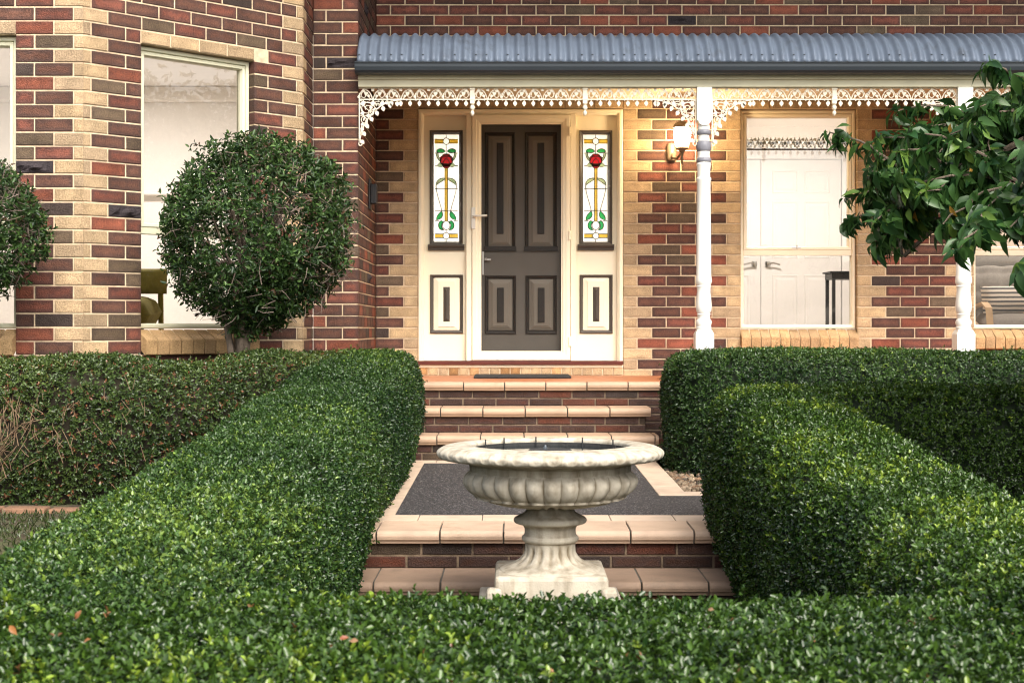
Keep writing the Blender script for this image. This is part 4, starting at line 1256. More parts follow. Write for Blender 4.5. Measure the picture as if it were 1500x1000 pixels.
# hedge along the left of the path
HL = [(-.985, 10.62, .365, -.56, .25), (-.985, 9.4, .365, -.56, .185), (-.98, 8.5, .365, -.56, .12), (-.98, 8.15, .36, -.56, .03), (-.98, 7.75, .365, -.56, .07), (-.98, 7.3, .365, -.58, .06), (-.985, 6.2, .37, -.80, -.045), (-.995, 5.0, .385, -.92, -.12), (-1.0, 4.0, .395, -.92, -.17), (-1.0, 3.0, .40, -.92, -.19)]
hedge('clipped_hedge', 'long clipped green hedge along the left side of the path and steps', HL, 33000, .0138, GB, end=(.35, .05), seed=1, tips=.11, cull=lambda c: np.where(c[:, 1] > 7.2, .85, 1.))
HF = [(-2.9, 2.86, .60, -.92, -.185), (-1.2, 2.86, .60, -.92, -.19), (.4, 2.86, .60, -.92, -.212), (1.6, 2.86, .60, -.92, -.19), (2.9, 2.86, .60, -.92, -.185)]
hedge('clipped_hedge', 'clipped green hedge across the foreground in front of the urn', HF, 31000, .0148, G, end=(.05, .05), seed=2, tips=.09, brown=.004, cull=lambda c: np.where((c[:, 2] < -.5), .25, 1.))
HR = [(1.215, 7.28, .30, -.62, .108), (1.215, 6.5, .30, -.70, .075), (1.225, 5.6, .31, -.86, -.01), (1.24, 4.7, .325, -.92, -.085), (1.25, 3.9, .335, -.92, -.14), (1.26, 3.0, .34, -.92, -.165)]
hedge('clipped_hedge', 'clipped hedge right of the urn running towards the foreground', HR, 33000, .0138, G, end=(.28, .05), seed=4, tips=.12)
HA = [(1.30, 6.95, .33, -.62, .100), (2.4, 6.95, .33, -.62, .102), (4.6, 6.95, .33, -.62, .102)]
hedge('clipped_hedge', 'clipped hedge at the right edge between the path and the nearest hedge', HA, 29000, .0155, G, end=(.1, .1), seed=5, tips=.03, detail=0, cull=lambda c: np.where(c[:, 0] > 3.4, .4, 1.))
HB = [(1.03, 9.95, .56, -.62, .225), (2.5, 9.95, .56, -.62, .222), (4.2, 9.95, .56, -.62, .215), (6.3, 9.95, .56, -.62, .215)]
hedge('clipped_hedge', 'clipped dark green hedge in front of the veranda right of the steps', HB, 25000, .017, GB, end=(.3, .1), seed=6, tips=.04, detail=0, cull=lambda c: np.where(c[:, 0] > 4.6, .4, 1.))
HLB = [(-5.0, 8.22, .52, -.56, .195), (-3.2, 8.22, .52, -.56, .195), (-2.3, 8.28, .50, -.56, .20), (-1.7, 8.75, .40, -.56, .20), (-1.35, 9.5, .33, -.56, .205), (-1.2, 10.2, .28, -.56, .21)]
def dead_hole(p):
    return .6 * np.clip(1.5 - ((p[:, 0] + 2.72) / .26) ** 2 - ((p[:, 2] + .16) / .17) ** 2, 0, 1) * (p[:, 1] < 8.1)
hedge('clipped_hedge', 'brownish thinning hedge below the bay window with a bare dry patch', HLB, 25000, .0175, GBR, end=(.1, .15), seed=8, tips=.05, detail=0, brown=.10, core='core_brown', hole=dead_hole, lump=.035, cull=lambda c: np.where(c[:, 0] < -4.0, .4, 1.))
hb = COL.objects.get('clipped_hedge.005')
mb = MB(); r_ = random.Random(5)
for i in range(170):
    x, z = -2.72 + r_.gauss(0, .17), -.2 + r_.gauss(0, .10)
    y = 7.73 + r_.uniform(-.02, .06); l = r_.uniform(.05, .16); a = r_.gauss(1.5, .5)
    mb.tube([(x, y, z), (x + l * .5 * math.cos(a) + r_.uniform(-.01, .01), y - .02 + r_.uniform(-.02, .02), z + l * .5 * math.sin(a)), (x + l * math.cos(a), y - .015 + r_.uniform(-.03, .02), z + l * math.sin(a))], .0025, 4, .0012)
for i in range(110):
    x, z = r_.uniform(-3.4, -1.9), r_.uniform(-.5, .1)
    y = 7.735 + r_.uniform(-.02, .05); l = r_.uniform(.03, .09); a = r_.gauss(1.5, .7)
    mb.tube([(x, y, z), (x + l * math.cos(a), y - .02, z + l * math.sin(a))], .002, 4, .001)
tag(mb.build('dry_twigs', MAT['dead_twig'], hb), kind='stuff')

# ------------------------------------------------------------------ topiary trees
def topiary(cx, cy, cz, rx, rz, zbase, label, seed, nleaf=27000):
    root = thing('topiary_tree', (cx, cy, zbase), label, 'tree', 'clipped ball trees below the bay window')
    r = np.random.default_rng(seed); rr = random.Random(seed)
    mb = MB()
    zt = cz - rz * .60
    mb.tube([(cx - .15 * rx / .6, cy, zbase), (cx - .14 * rx / .6, cy, zbase + .4), (cx - .10, cy, zt - .1), (cx, cy, cz)], .055, 10, .03)
    for a_ in (.3, 1.9, 3.4, 5.2):
        mb.tube([(cx - .14 * rx / .6, cy, zbase + .5), (cx - .14 + .07 * math.cos(a_), cy + .07 * math.sin(a_), zt - .18), (cx - .1 + .2 * math.cos(a_), cy + .2 * math.sin(a_), zt + .12)], .028, 7, .014)
    for i in range(46):
        a = rr.uniform(0, 6.28); el = rr.uniform(-.5, 1.35); q = rr.uniform(.75, .97)
        e = (cx + rx * q * math.cos(a) * math.cos(el), cy + rx * q * math.sin(a) * math.cos(el), cz + rz * q * math.sin(el))
        s0 = (cx - .08, cy, zt + rr.uniform(-.10, .25))
        m_ = tuple(s0[k] * .5 + e[k] * .5 + rr.uniform(-.05, .05) for k in range(3))
        mb.tube([s0, m_, e], .013, 5, .003)
    mb.build('trunk', MAT['bark'], root, smooth=True)
    mb = MB()
    for i in range(1500):
        d = Vector((rr.gauss(0, 1), rr.gauss(0, 1), rr.gauss(.1, 1))).normalized()
        if d.y > .45: continue
        if rr.random() > .16 + .84 * max(0, min(1, 1.6 * d.x + .9 * d.z - .35)): continue
        q = rr.uniform(.84, 1.02)
        p = Vector((cx + d.x * rx * q, cy + d.y * rx * q, cz + d.z * rz * q))
        t = (d * .35 + Vector((rr.gauss(0, .8), rr.gauss(0, .6), rr.gauss(0, .8)))).normalized() * rr.uniform(.05, .15)
        mb.tube([p - t * .5, p + Vector((rr.uniform(-.012, .012), rr.uniform(-.012, .012), rr.uniform(-.012, .012))), p + t * .5], .0032, 4, .0012)
    tag(mb.build('twigs', MAT['twig'], root), kind='stuff')
    # leaves: shoots through the outer shell, uneven
    ns = nleaf // 5
    d = unit(r.normal(size=(ns * 2, 3)))
    cl = noise3(d, seed + 1, 3.2)
    keep = (r.random(ns * 2) < np.clip(.70 + 1.0 * cl, .05, 1)); d = d[keep][:ns]; ns = len(d); cl = noise3(d, seed + 1, 3.2)
    q = 1 - np.abs(r.normal(size=ns)) * .15 + .075 * noise3(d, seed + 4, 3.4) + .06 * noise3(d, seed + 7, 1.5) + .03 * noise3(d, seed + 5, 9.) + (r.random(ns) < .09) * r.random(ns) * .10
    low = np.clip(-d[:, 2] - .35, 0, 1)
    q = q * (1 - .10 * low + .10 * low * noise3(d, seed + 6, 6.))
    base = np.array([cx, cy, cz]) + d * q[:, None] * np.array([rx, rx, rz])
    base[:, 0] = cx - .10 * low + (base[:, 0] - cx) * (1 - .42 * low); base[:, 1] = cy + (base[:, 1] - cy) * (1 - .42 * low)
    dirn = unit(d + r.normal(size=(ns, 3)) * .6 + np.array([0, 0, .25]))
    t1 = unit(np.cross(dirn, r.normal(size=(ns, 3)))); t2 = np.cross(dirn, t1); az0 = r.random(ns) * 6.28
    P_, D_, N_, L_, W_, C_ = [], [], [], [], [], []
    red = r.random(ns) < .07
    for k in range(5):
        az = az0 + 2.4 * k; rad = t1 * np.cos(az)[:, None] + t2 * np.sin(az)[:, None]
        al = R(72) - k * R(9) + r.normal(size=ns) * .3
        P_.append(base + dirn * (.009 * k)); D_.append(dirn * np.cos(al)[:, None] + rad * np.sin(al)[:, None])
        N_.append(dirn * np.sin(al)[:, None] - rad * np.cos(al)[:, None] + r.normal(size=(ns, 3)) * .3)
        l = .037 * r.uniform(.55, 1.15, ns); L_.append(l); W_.append(l * .46)
        t = np.clip(r.random(ns) * .8 + .3 * cl, 0, 1)[:, None]
        c = np.array([.011, .030, .010]) * (1 - t) + np.array([.050, .098, .022]) * t
        c = np.where((r.random(ns) < .13)[:, None], np.array([.085, .15, .04]), c)  # scattered paler leaves: highlights put into the leaf colour
        c = np.where((red & (k > 2))[:, None], np.array([.09, .05, .028]), c)
        C_.append(c * r.uniform(.75, 1.25, (ns, 1)))
    cat = np.concatenate
    leaves('crown', cat(P_), cat(D_), cat(N_), cat(L_), cat(W_), cat(C_), MAT['leaf_big'], root, 1, .22, .2)
tY = 9.28; tS = F / tY
topiary((382 - 750) / tS, tY, CAMZ - (347 - 482) / tS, .58, .62, -.56, 'round clipped tree in front of the slanted bay window', 21)
tY2 = 8.62; tS2 = F / tY2
topiary((-62 - 750) / tS2, tY2, CAMZ - (342 - 482) / tS2, .47, .46, -.56, 'round clipped tree at the left edge of the photo', 22, 12500)

# ------------------------------------------------------------------ broad-leaved tree at the right
def cherry():
    cx, cy = 3.03, 6.15
    root = thing('leafy_tree', (cx, cy, -.75), 'small spreading tree with large drooping dark green leaves at the right edge', 'tree')
    rr = random.Random(77); r = np.random.default_rng(77)
    mb = MB(); tips_ = []
    mb.tube([(cx, cy, -.75), (cx + .03, cy, .1), (cx - .02, cy + .02, .7), (cx, cy, 1.0)], .075, 10, .055)
    def limb(p0, p1, sag, rad, lvl):
        pts = []
        for i in range(9):
            t = i / 8
            pts.append(tuple(p0[k] + (p1[k] - p0[k]) * t + (sag * math.sin(math.pi * t) if k == 2 else rr.uniform(-.018, .018)) for k in range(3)))
        mb.tube(pts, rad, 6, rad * .35); return pts
    for i in range(27):
        a = math.pi * 2 * i / 27 + rr.uniform(-.15, .15)
        ln = rr.uniform(1.15, 1.5)
        e = (cx + ln * math.cos(a), cy + ln * .75 * math.sin(a), rr.uniform(.48, 1.02))
        pts = limb((cx, cy, rr.uniform(.80, .98)), e, rr.uniform(.14, .36), .026, 0)
        for j in range(15):
            k = rr.randint(2, 8); q = pts[k]
            b = a + rr.choice((-1, 1)) * rr.uniform(.3, 1.3); l2 = rr.uniform(.25, .55)
            e2 = (q[0] + l2 * math.cos(b), q[1] + l2 * math.sin(b), q[2] + rr.uniform(-.22, .24))
            p2 = limb(q, e2, .05, .008, 1)
            tips_ += [(p2[m], p2[min(m + 1, 8)]) for m in range(2, 9)]
    for i in range(13):
        a = rr.uniform(2.3, 4.4); ln = rr.uniform(.75, 1.3)
        pts = limb((cx, cy, rr.uniform(.9, 1.0)), (cx + ln * math.cos(a), cy + ln * .75 * math.sin(a), rr.uniform(.95, 1.16)), rr.uniform(.26, .40), .02, 0)
        for j in range(12):
            k = rr.randint(2, 8); q = pts[k]; b = a + rr.choice((-1, 1)) * rr.uniform(.3, 1.3); l2 = rr.uniform(.2, .45)
            p2 = limb(q, (q[0] + l2 * math.cos(b), q[1] + l2 * math.sin(b), q[2] + rr.uniform(-.22, .12)), .05, .007, 1)
            tips_ += [(p2[m], p2[min(m + 1, 8)]) for m in range(2, 9)]
    mb.build('trunk', MAT['bark'], root, smooth=True)
    n0 = len(tips_)
    A = np.array([t[0] for t in tips_]); B = np.array([t[1] for t in tips_])
    rep = 15
    P = np.repeat(A, rep, 0) + r.normal(size=(n0 * rep, 3)) * .014; ax = unit(np.repeat(B - A, rep, 0) + 1e-4)
    n = len(P)
    keep = r.random(n) < np.clip(.78 + .3 * noise3(P, 5, 3.5), .2, 1)
    P = P[keep]; ax = ax[keep]; n = len(P)
    D = unit(ax * .5 + r.normal(size=(n, 3)) * .55 + np.array([0, 0, -.95]))
    out = unit((P - np.array([cx, cy, .7])) * np.array([1, 1, 1.1]))
    N = unit(out * 1.0 + np.array([0, 0, .35]) + r.normal(size=(n, 3)) * .35)
    L = .080 * r.uniform(.6, 1.2, n); W = L * r.uniform(.38, .48, n)
    t = r.random(n)[:, None]
    c = np.array([.014, .046, .014]) * (1 - t) + np.array([.052, .115, .026]) * t
    y = (r.random(n) < .07)[:, None]; c = np.where(y, np.array([.11, .19, .035]), c)
    y = (r.random(n) < .004)[:, None]; c = np.where(y, np.array([.4, .22, .04]), c)
    c = c * r.uniform(.8, 1.2, (n, 1))
    leaves('crown', P, D, N, L, W, c, MAT['leaf_big'], root, 2, .22, .3)
cherry()

def street_tree(cx, cy, h, rad, label, seed):
    root = thing('street_tree', (cx, cy, -.9), label, 'tree')
    rr = random.Random(seed); r = np.random.default_rng(seed); mb = MB()
    mb.tube([(cx, cy, -.95), (cx + .1, cy, h * .3), (cx, cy + .1, h * .6)], .2, 8, .1)
    C = []
    for i in range(16):
        a = rr.uniform(0, 6.28); e = (cx + rad * .75 * math.cos(a), cy + rad * .75 * math.sin(a), h * rr.uniform(.5, .95)); C.append(e)
        mb.tube([(cx, cy, h * rr.uniform(.25, .5)), ((cx + e[0]) / 2, (cy + e[1]) / 2, e[2] * .8), e], .06, 5, .015)
    mb.build('trunk', MAT['bark'], root)
    C = np.array(C); n = 9000
    P = C[r.integers(0, len(C), n)] + r.normal(size=(n, 3)) * rad * .22
    L = r.uniform(.10, .2, n)
    leaves('crown', P, unit(r.normal(size=(n, 3))), unit(r.normal(size=(n, 3)) + [0, 0, 1]), L, L * .5, np.array([.04, .075, .022]) * r.uniform(.5, 1.5, (n, 1)), MAT['leaf_big'], root, 0)
street_tree(14.5, 6.3, 4.6, 1.7, 'tall loose tree standing beyond the right side of the garden', 5)
street_tree(19, 9.5, 7.5, 2.6, 'largest tree farthest beyond the right side of the garden', 8)

# ------------------------------------------------------------------ ground, edging, stones
xs = np.unique(np.r_[-400, -120, -40, -15, np.arange(-8, 8.01, .2), 15, 40, 120, 400]); ys = np.unique(np.r_[-400, -120, -40, -15, np.arange(-4, 13.01, .2), 20, 40, 120, 400])
X, Y = np.meshgrid(xs, ys, indexing='ij')
def gz(X, Y):
    up = np.clip((Y - 5.6) / 1.2, 0, 1); up = up * up * (3 - 2 * up)
    hi = np.where(X < -.95, -.545, -.625)
    z = -.915 + (hi + .915) * up
    path = (X > -.96) & (X < 1.12) 
    z = np.where(path & (Y > 5.5), -.93, z)
    z = np.where((X > 1.0) & (X < 3.7) & (Y > 7.25) & (Y < 8.5), -.70, z)
    z = np.where(Y > 10.6, -.8, z)
    return z + (.008 * np.sin(X * 9.1) * np.cos(Y * 7.3) if True else 0)
Z = gz(X, Y)
a, b = X.shape; idx = np.arange(a * b).reshape(a, b)
Fq = np.stack([idx[:-1, :-1], idx[1:, :-1], idx[1:, 1:], idx[:-1, 1:]], -1).reshape(-1, 4)
g = npmesh('ground', np.stack([X, Y, Z], -1).reshape(-1, 3), Fq, MAT['soil'], None); tag(g, kind='structure')
mb = MB(); mb.box(-40, 40, -26, 1.6, -1.1, -.895); o = mb.build('bounce_slab', M('pale_bounce', (.34, .31, .27), .9, var=.25, vscale=3, bump=.3), None); tag(o, kind='structure')  # unseen pale slab behind the camera, added to bounce light into the porch
mb = MB(); x = -4.2
while x < -1.4:
    mb.box(x, x + .22, 7.50 + rnd.uniform(-.004, .004), 7.61, -.60, -.522 + rnd.uniform(-.004, .004)); x += .232
o = mb.build('garden_edging', MAT['terracotta'], None, bevel=.008); tag(o, 'low terracotta brick edging at the foot of the brownish left hedge', 'edging')
# sparse grass by the edging
r = np.random.default_rng(3); n = 9000
P = np.stack([r.uniform(-4.0, -1.4, n), r.uniform(5.8, 7.48, n), np.zeros(n)], 1); P[:, 2] = gz(P[:, 0], P[:, 1]) - .004
D = unit(np.stack([r.normal(size=n) * .5, r.normal(size=n) * .5, np.ones(n)], 1)); N = unit(r.normal(size=(n, 3)))
L = r.uniform(.015, .045, n); c = np.array([.05, .07, .022]) * r.uniform(.4, 1.5, (n, 1))
o = leaves('grass', P, D, N, L, L * .12, c, MAT['leaf'], None, 0, .1, .3); tag(o, 'sparse short grass on the bare soil at the left edge', 'grass', kind='stuff')
# river stones beside the border tiles on the right
def stones():
    r = random.Random(9); Vv = []; Ff = []; mb = MB()
    import itertools
    for i in range(1500):
        if i < 950: x, y = r.uniform(MX1 + .17, 1.35), r.uniform(BRY + .17, 10.0)
        else: x, y = r.uniform(1.3, 3.4), r.uniform(BRY + .17, 9.5)
        s = r.uniform(.009, .026); z = -.60 + r.uniform(.03, .06)
        a = r.uniform(0, 3.14); e = r.uniform(.6, 1); h = r.uniform(.5, .8)
        v = []; n1, n2 = 7, 5
        jit = [[r.uniform(.82, 1.12) for _ in range(n1)] for _ in range(n2)]
        for q in range(n2):
            ph = math.pi * (q + .35) / (n2 - .3)
            for k in range(n1):
                t = 2 * math.pi * k / n1; rr = s * math.sin(ph) * jit[q][k]
                px, py = rr * math.cos(t), rr * math.sin(t) * e
                v.append((x + px * math.cos(a) - py * math.sin(a), y + px * math.sin(a) + py * math.cos(a), z + s * h * math.cos(ph)))
        f = [(q * n1 + k, q * n1 + (k + 1) % n1, (q + 1) * n1 + (k + 1) % n1, (q + 1) * n1 + k) for q in range(n2 - 1) for k in range(n1)]
        f += [tuple(range(n1)), tuple(range(n1 * n2 - 1, n1 * (n2 - 1) - 1, -1))]
        c = r.choice([(.20, .15, .10), (.16, .11, .07), (.25, .19, .13), (.11, .085, .065), (.19, .115, .07)]); j = r.uniform(.8, 1.15)
        mb.add(v, f, col=(c[0] * j, c[1] * j, c[2] * j, 0))
    o = mb.build('gravel', MAT['brick'], None, smooth='all'); tag(o, 'brown and tan pebbles between border tiles and right hand hedges', 'gravel', kind='stuff')
stones()
# fallen dry leaves lying on the hedge tops
def fallen(px, py, y, sz, colr, label):
    x = (px - 750) * y / F; z = CAMZ - (py - 482) * y / F
    r = np.random.default_rng(int(px)); 
    root = bpy.data.objects.new('tmp', None)
    P = np.array([[x, y, z + .012]]); D = unit(np.array([[r.normal(), r.normal() * .5, r.normal() * .4]])); N = unit(np.array([[0, -.8, .7]]) + r.normal(size=(1, 3)) * .2)
    o = leaves('fallen_leaf', P, D, N, np.array([sz]), np.array([sz * .55]), np.array([colr]), MAT['leaf_big'], None, 2, .2, .25)
    tag(o, label, 'leaf', 'dry leaves fallen on the hedges')
FALL = [(14, 925, 2.72, .030, (.5, .22, .08), 'orange dry leaf on the foreground hedge at its left end'),
        (110, 916, 2.80, .026, (.35, .14, .06), 'brown dry leaf on the foreground hedge near its left end'),
        (133, 945, 2.66, .022, (.42, .19, .08), 'small tan dry leaf low on the left of the foreground hedge'),
        (497, 945, 2.62, .022, (.4, .13, .07), 'reddish dry leaf on the foreground hedge left of the urn'),
        (525, 948, 2.60, .022, (.5, .30, .2), 'pale pinkish dry leaf on the foreground hedge left of the urn'),
        (1046, 902, 2.9, .022, (.5, .32, .22), 'pale dry leaf on the foreground hedge right of the urn'),
        (378, 730, 5.15, .036, (.42, .24, .14), 'tan dry leaf on the inner face of the left hedge'),
        (404, 656, 6.2, .034, (.48, .30, .12), 'yellowish dry leaf on top of the left hedge')]
FALL = [(a, b, c, d * .75, (e[0] * .55, e[1] * .52, e[2] * .42), f) for a, b, c, d, e, f in FALL]
for f in FALL: fallen(*f)

# ------------------------------------------------------------------ rooms behind the glass
def room(x0, x1, y0, y1, z0, z1, mat):
    mb = MB(); t = .06
    mb.box(x0, x1, y1, y1 + t, z0, z1); mb.box(x0 - t, x0, y0, y1, z0, z1); mb.box(x1, x1 + t, y0, y1, z0, z1)
    mb.box(x0 - t, x1 + t, y0, y1 + t, z1, z1 + t)
    o = mb.build('room_walls', mat, house)
    mb = MB(); mb.box(x0, x1, y0, y1, z0 - .05, z0 - .001); mb.build('room_floor', MAT['carpet'], house)
    # cornice
    mb = MB(); mb.box(x0 + .001, x1 - .001, y1 - .07, y1 - .001, z1 - .09, z1 - .001); mb.build('cornice', MAT['int_door'], house, bevel=.03)
room(1.0, 3.60, 12.40, 15.6, .1, 2.55, MAT['plaster'])
room(3.67, 6.4, 12.40, 14.9, .1, 2.55, M('beige_plaster', (.62, .50, .38), .8, var=.03))
room(-.95, .94, 12.46, 15.6, .1, 2.55, MAT['plaster'])
mb = MB()
mb.box(-5.2, -1.18, 13.4, 13.46, .1, 2.55); mb.box(-5.26, -5.2, 9.3, 13.4, .1, 2.55); mb.box(-1.24, -1.18, 11.0, 13.4, .1, 2.55)
mb.add([(-5.2, 9.3, 2.55), (AX - .06, 9.3, 2.55), (BX - .14, BY + .07, 2.55), (BX - .14, 11.0, 2.55), (-1.18, 11.0, 2.55), (-1.18, 13.46, 2.55), (-5.2, 13.46, 2.55)], [(0, 1, 2, 3, 4, 5, 6)])
mb.build('room_walls', MAT['plaster'], house)
mb = MB(); mb.add([(-5.2, 9.3, .1), (AX - .06, 9.3, .1), (BX - .14, BY + .07, .1), (BX - .14, 11.0, .1), (-1.18, 11.0, .1), (-1.18, 13.46, .1), (-5.2, 13.46, .1)], [(0, 1, 2, 3, 4, 5, 6)])
mb.build('room_floor', MAT['carpet'], house)
mb = MB(); mb.box(-5.1, -1.3, 13.28, 13.399, 2.42, 2.549); mb.box(-4.6, -1.5, 13.3, 13.399, 1.58, 1.62); mb.build('cornice', MAT['int_door'], house, bevel=.01)
# lace edged blind in the middle window
xfb = wallframe(0, 12.44, 1, 0)
bl = thing('roller_blind', ((W1L + W1R) / 2, 12.44, 2.1), 'pale roller blind with a lace hem at the top of the middle window', 'blind')
BLC = M('blind_cloth', (.62, .58, .52), .9, var=.04)
N_, L_ = BLC.node_tree.nodes, BLC.node_tree.links
t_ = N_.new('ShaderNodeBsdfTranslucent'); t_.inputs[0].default_value = (.85, .80, .74, 1); mx_ = N_.new('ShaderNodeMixShader'); mx_.inputs[0].default_value = .7
L_.new(N_['Principled BSDF'].outputs[0], mx_.inputs[1]); L_.new(t_.outputs[0], mx_.inputs[2]); L_.new(mx_.outputs[0], N_['Material Output'].inputs[0])
za, zb_, zc = uz(213.5), uz(197), ZT
mb = MB(xfb); mb.box(W1L - .02, W1R + .02, .004, .006, za, zc + .05); mb.build('cloth', BLC, bl)
mb = MB(xfb); mb.box(W1L - .02, W1R + .02, -.004, .006, za - .016, za); mb.build('bottom_bar', MAT['grey_trim'], bl)
mb = MB(xfb); u = W1L; LP = []
while u < W1R:
    for sx in (-1, 1):
        mb.ribbon([(u + .05 + sx * q, z) for q, z in cub((.0, za), (.02, za + .09), (.04, zb_ + .01), (.048, za + .03), 8)], .009, .0, .002)
        mb.ribbon([(u + .05 + sx * q, z) for q, z in cub((.05, za), (.03, za + .02), (.02, za + .05), (.03, zb_), 6)], .007, .0, .002)
        leafblob(mb, u + .05 + sx * .026, za + .045, .016, .5, 0, .002)
        leafblob(mb, u + .05 + sx * .036, za + .018, .012, 1.5, 0, .002)
    leafblob(mb, u + .05, zb_ - .018, .016, 1.2, 0, .002); leafblob(mb, u, za + .04, .015, .2, 0, .002)
    u += .1
LC = M('blind_lace', (.62, .61, .53), .9); N_, L_ = LC.node_tree.nodes, LC.node_tree.links
t_ = N_.new('ShaderNodeBsdfTranslucent'); t_.inputs[0].default_value = (.62, .60, .52, 1); mx_ = N_.new('ShaderNodeMixShader'); mx_.inputs[0].default_value = .75
L_.new(N_['Principled BSDF'].outputs[0], mx_.inputs[1]); L_.new(t_.outputs[0], mx_.inputs[2]); L_.new(mx_.outputs[0], N_['Material Output'].inputs[0])
mb.build('lace_hem', LC, bl)
# lit ceiling lamps in the rooms
LAMP = emit('ceiling_lamp_glow', (1, .93, .86), 104)
HALL = emit('hall_lamp_glow', (1, .93, .84), 260)
BAYL = emit('bay_lamp_glow', (1, .91, .82), 62)
def ceiling_lamp(x, y, z, w, label, mat=None):
    o = thing('ceiling_lamp', (x, y, z), label, 'ceiling lamp', 'lit lamps in the rooms')
    mb = MB(); mb.lathe([(w, -.004), (w + .02, -.03), (w + .02, -.002)], (x, y, z), 24, caps=False); mb.build('rim', MAT['white'], o)
    mb = MB(); mb.lathe([(w, -.02), (.0005, -.02)], (x, y, z), 24, caps=False); mb.build('diffuser', mat or LAMP, o)
ceiling_lamp(2.3, 13.6, 2.55, .20, 'round lit ceiling lamp in the room with white double doors')
ceiling_lamp(4.9, 13.5, 2.55, .16, 'round lit ceiling lamp in the armchair room')
ceiling_lamp(0., 14.0, 2.55, .22, 'round lit ceiling lamp in the hall behind the front door', HALL)
ceiling_lamp(-3.2, 11.6, 2.549, .26, 'round lit ceiling lamp in the bay window room', BAYL)
# white panelled double doors
dY = 15.55
for x0, lab in ((1.76, 'left'), (2.6, 'right')):
    xfd = wallframe(0, dY, 1, 0)
    mb = MB(xfd); mb.box(x0 + .003, x0 + .837, 0, .045, .11, 2.15)
    d = mb.build('interior_door', MAT['int_door'], house, label='white panelled inner door with lever handle')
    mb = MB(xfd)
    for c in range(2):
        for (q0, q1) in ((.25, .95), (1.12, 1.72), (1.80, 2.04)):
            a = x0 + .12 + c * .33
            mb.mould(a, a + .27, q0, q1, [(0, -.001), (.004, -.006), (.014, -.007), (.022, .004), (.045, -.004), (.06, -.006)], fill=True)
    mb.build('door_panel', MAT['int_door'], d)
    mb = MB(xfd); hx = x0 + (.77 if lab == 'left' else .07); sg_ = -1 if lab == 'left' else 1
    mb.lathe([(.026, -.026), (.03, 0), (.026, .026)], (hx, -.012, 1.06), 14); mb.tube([(hx, -.03, 1.06), (hx, -.06, 1.06), (hx + sg_ * .05, -.062, 1.07), (hx + sg_ * .12, -.062, 1.052)], .009, 8)
    mb.build('handle', MAT['steel'], d, smooth=True)
mb = MB(); mb.box(1.66, 1.755, dY - .02, dY + .045, .1, 2.26); mb.box(3.445, 3.54, dY - .02, dY + .045, .1, 2.26); mb.box(1.756, 3.444, dY - .02, dY + .045, 2.155, 2.26)
mb.build('architrave', MAT['int_door'], house, bevel=.01)
# console table
tY_ = 14.4; s_ = F / tY_
tx = lambda p: (p - 750) * tY_ / F
tz_ = CAMZ - (398 - 482) / s_
ct = thing('console_table', (tx(1240), tY_, .1), 'small black side table with thin legs behind the middle window', 'table')
mb = MB(); mb.box(tx(1211), tx(1276), tY_ - .16, tY_ + .2, tz_ - .018, tz_); mb.box(tx(1214), tx(1273), tY_ - .14, tY_ + .18, tz_ - .075, tz_ - .019); mb.build('table_top', MAT['black'], ct, bevel=.004)
for x in (tx(1217), tx(1270)):
    for y in (tY_ - .125, tY_ + .165):
        mb = MB(); mb.box(x - .015, x + .015, y - .015, y + .015, .1, tz_ - .076); mb.build('leg', MAT['black'], ct)
# armchair with striped cushion
aY = 13.35; ax = 4.48
ac = thing('armchair', (ax, aY, .1), 'grey padded armchair with bent wooden arms behind the right window', 'armchair')
def pad(name, cx_, cy_, cz_, w, d, h, tilt, parent, mat, nseg=14, puff=.03, tuft=None):
    v = []; f = []
    ct_, st = math.cos(tilt), math.sin(tilt)
    def pt(u, t, s):
        e = (1 - abs(u) ** 4) * (1 - abs(t) ** 4)
        x, z = u * w / 2, t * h / 2; y = s * (d / 2 * (max(e, 0) ** .35) + puff * max(e, 0))
        if tuft: y -= s * .02 * abs(math.cos(u * 4.7)) ** 8 * 1 + s * .02 * abs(math.cos(t * 4.7)) ** 8
        return (cx_ + x, cy_ + y * ct_ + z * st, cz_ + z * ct_ - y * st)
    n = nseg
    for s in (-1, 1):
        for i in range(n + 1):
            for j in range(n + 1): v.append(pt(-1 + 2 * i / n, -1 + 2 * j / n, s))
    for s in range(2):
        b = s * (n + 1) ** 2
        for i in range(n):
            for j in range(n):
                a = b + i * (n + 1) + j; f.append((a, a + 1, a + n + 2, a + n + 1))
    mb = MB(); mb.add(v, f); return mb.build(name, mat, parent, smooth='all')
pad('backrest', ax, aY + .22, .72, .62, .10, .52, .28, ac, MAT['fabric'], 20, .02, True)
pad('headrest', ax, aY + .36, 1.03, .62, .11, .22, .28, ac, MAT['fabric'], 12, .03)
pad('seat', ax, aY - .08, .44, .60, .12, .56, 1.40, ac, MAT['fabric'], 12, .02)
for sx in (-1, 1):
    mb = MB(); x = ax + sx * .33
    pts = [(x, aY - .42, .12), (x, aY - .44, .4), (x, aY - .40, .56), (x, aY - .28, .61), (x, aY, .58), (x, aY + .2, .54), (x, aY + .3, .45), (x, aY + .1, .28), (x, aY - .2, .14), (x, aY + .2, .115)]
    V = []
    for q in pts: V += [(q[0] - .03, q[1], q[2] - .011), (q[0] + .03, q[1], q[2] - .011), (q[0] + .03, q[1] + .004, q[2] + .011), (q[0] - .03, q[1] + .004, q[2] + .011)]
    f = [(k * 4 + c, k * 4 + (c + 1) % 4, k * 4 + 4 + (c + 1) % 4, k * 4 + 4 + c) for k in range(len(pts) - 1) for c in range(4)]
    mb.add(V, f); mb.build('arm', MAT['birch'], ac, bevel=.004)
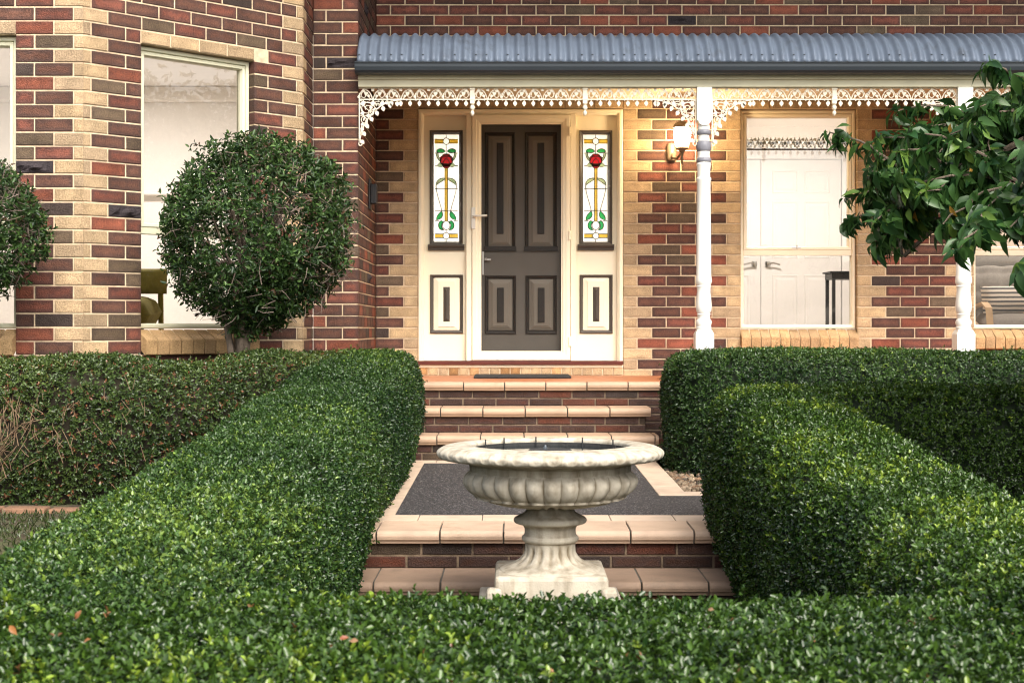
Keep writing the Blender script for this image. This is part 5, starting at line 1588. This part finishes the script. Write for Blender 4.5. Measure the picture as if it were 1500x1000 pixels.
def stripe_mat():
    m = bpy.data.materials.new('striped_cloth'); N, L = nodes(m); b = N['Principled BSDF']
    tc = N.new('ShaderNodeTexCoord'); w = N.new('ShaderNodeTexWave'); w.bands_direction = 'Z'; w.inputs['Scale'].default_value = 8; w.inputs['Distortion'].default_value = .6; w.inputs['Detail'].default_value = 1
    L.new(tc.outputs['Object'], w.inputs['Vector'])
    cr = N.new('ShaderNodeValToRGB'); L.new(w.outputs['Fac'], cr.inputs[0]); cr.color_ramp.elements[0].color = (.025, .025, .03, 1); cr.color_ramp.elements[1].color = (.62, .56, .48, 1)
    cr.color_ramp.elements[0].position = .38; cr.color_ramp.elements[1].position = .46
    L.new(cr.outputs[0], b.inputs['Base Color']); b.inputs['Roughness'].default_value = .95
    return m
o = pad('cushion', ax - .03, aY + .02, .645, .46, .10, .26, .35, None, stripe_mat(), 14, .03); tag(o, 'black and cream striped cushion on the grey armchair', 'cushion')
# olive chair in the bay
cY = 10.62; cX = (222 - 750) * cY / F
oc = thing('dining_chair', (cX - .12, cY, .1), 'olive green velvet chair seen through the slanted bay window', 'chair')
pad('backrest', cX - .13, cY, CAMZ - (412 - 482) * cY / F, .48, .09, .18, .05, oc, MAT['olive'], 12, .01)
pad('seat', cX - .18, cY - .15, CAMZ - (455 - 482) * cY / F - .02, .50, .2, .46, 1.5, oc, MAT['olive'], 12, .02)
for dx in (-.3, .06):
    mb = MB(); mb.tube([(cX + dx, cY + .02, CAMZ - (425 - 482) * cY / F), (cX + dx * .92, cY + .05, .45), (cX + dx, cY + .06, .1)], .02, 8); mb.build('leg', MAT['olive'], oc)
for dx in (-.34, .0):
    mb = MB(); mb.tube([(cX + dx, cY - .3, .5), (cX + dx, cY - .3, .1)], .02, 8); mb.build('leg', MAT['black'], oc)

# ------------------------------------------------------------------ light, sky, camera
w = bpy.data.worlds.new('World'); scene.world = w; w.use_nodes = True
N = w.node_tree.nodes; L = w.node_tree.links
sky = N.new('ShaderNodeTexSky'); sky.sky_type = 'NISHITA'; sky.sun_disc = False
el, az = R(46), R(158)      # azimuth clockwise from +Y
sky.sun_elevation = el; sky.sun_rotation = az; sky.dust_density = 5; sky.air_density = 1.2
hs = N.new('ShaderNodeHueSaturation'); hs.inputs['Saturation'].default_value = .45
L.new(sky.outputs[0], hs.inputs['Color'])
bg = N['Background']; L.new(hs.outputs[0], bg.inputs['Color']); bg.inputs['Strength'].default_value = .15
sd_ = Vector((math.sin(az) * math.cos(el), math.cos(az) * math.cos(el), math.sin(el)))
sl = bpy.data.lights.new('sun', 'SUN'); sl.energy = 1.6; sl.angle = R(40); sl.color = (1, .94, .85)
so_ = bpy.data.objects.new('sun', sl); COL.objects.link(so_); so_.rotation_euler = (-sd_).to_track_quat('-Z', 'Y').to_euler()

cam = bpy.data.cameras.new('camera'); co = bpy.data.objects.new('camera', cam); COL.objects.link(co)
co.location = (0, 0, CAMZ); co.rotation_euler = (R(90), 0, 0)
cam.sensor_width = 36; cam.lens = F / 1500 * 36; cam.shift_y = -18 / 1500; cam.clip_end = 2000; cam.clip_start = .05
cam.dof.use_dof = True; cam.dof.focus_distance = 8.5; cam.dof.aperture_fstop = 9
scene.camera = co
scene.view_settings.view_transform = 'Standard'; scene.view_settings.look = 'None'; scene.view_settings.exposure = 1.3; scene.view_settings.gamma = 1
scene.cycles.use_denoising = True; scene.cycles.filter_width = 1.15; scene.cycles.use_adaptive_sampling = False
scene.cycles.max_bounces = 8; scene.cycles.transparent_max_bounces = 12
scene.cycles.sample_clamp_indirect = 6
scene.cycles.caustics_reflective = False; scene.cycles.caustics_refractive = False
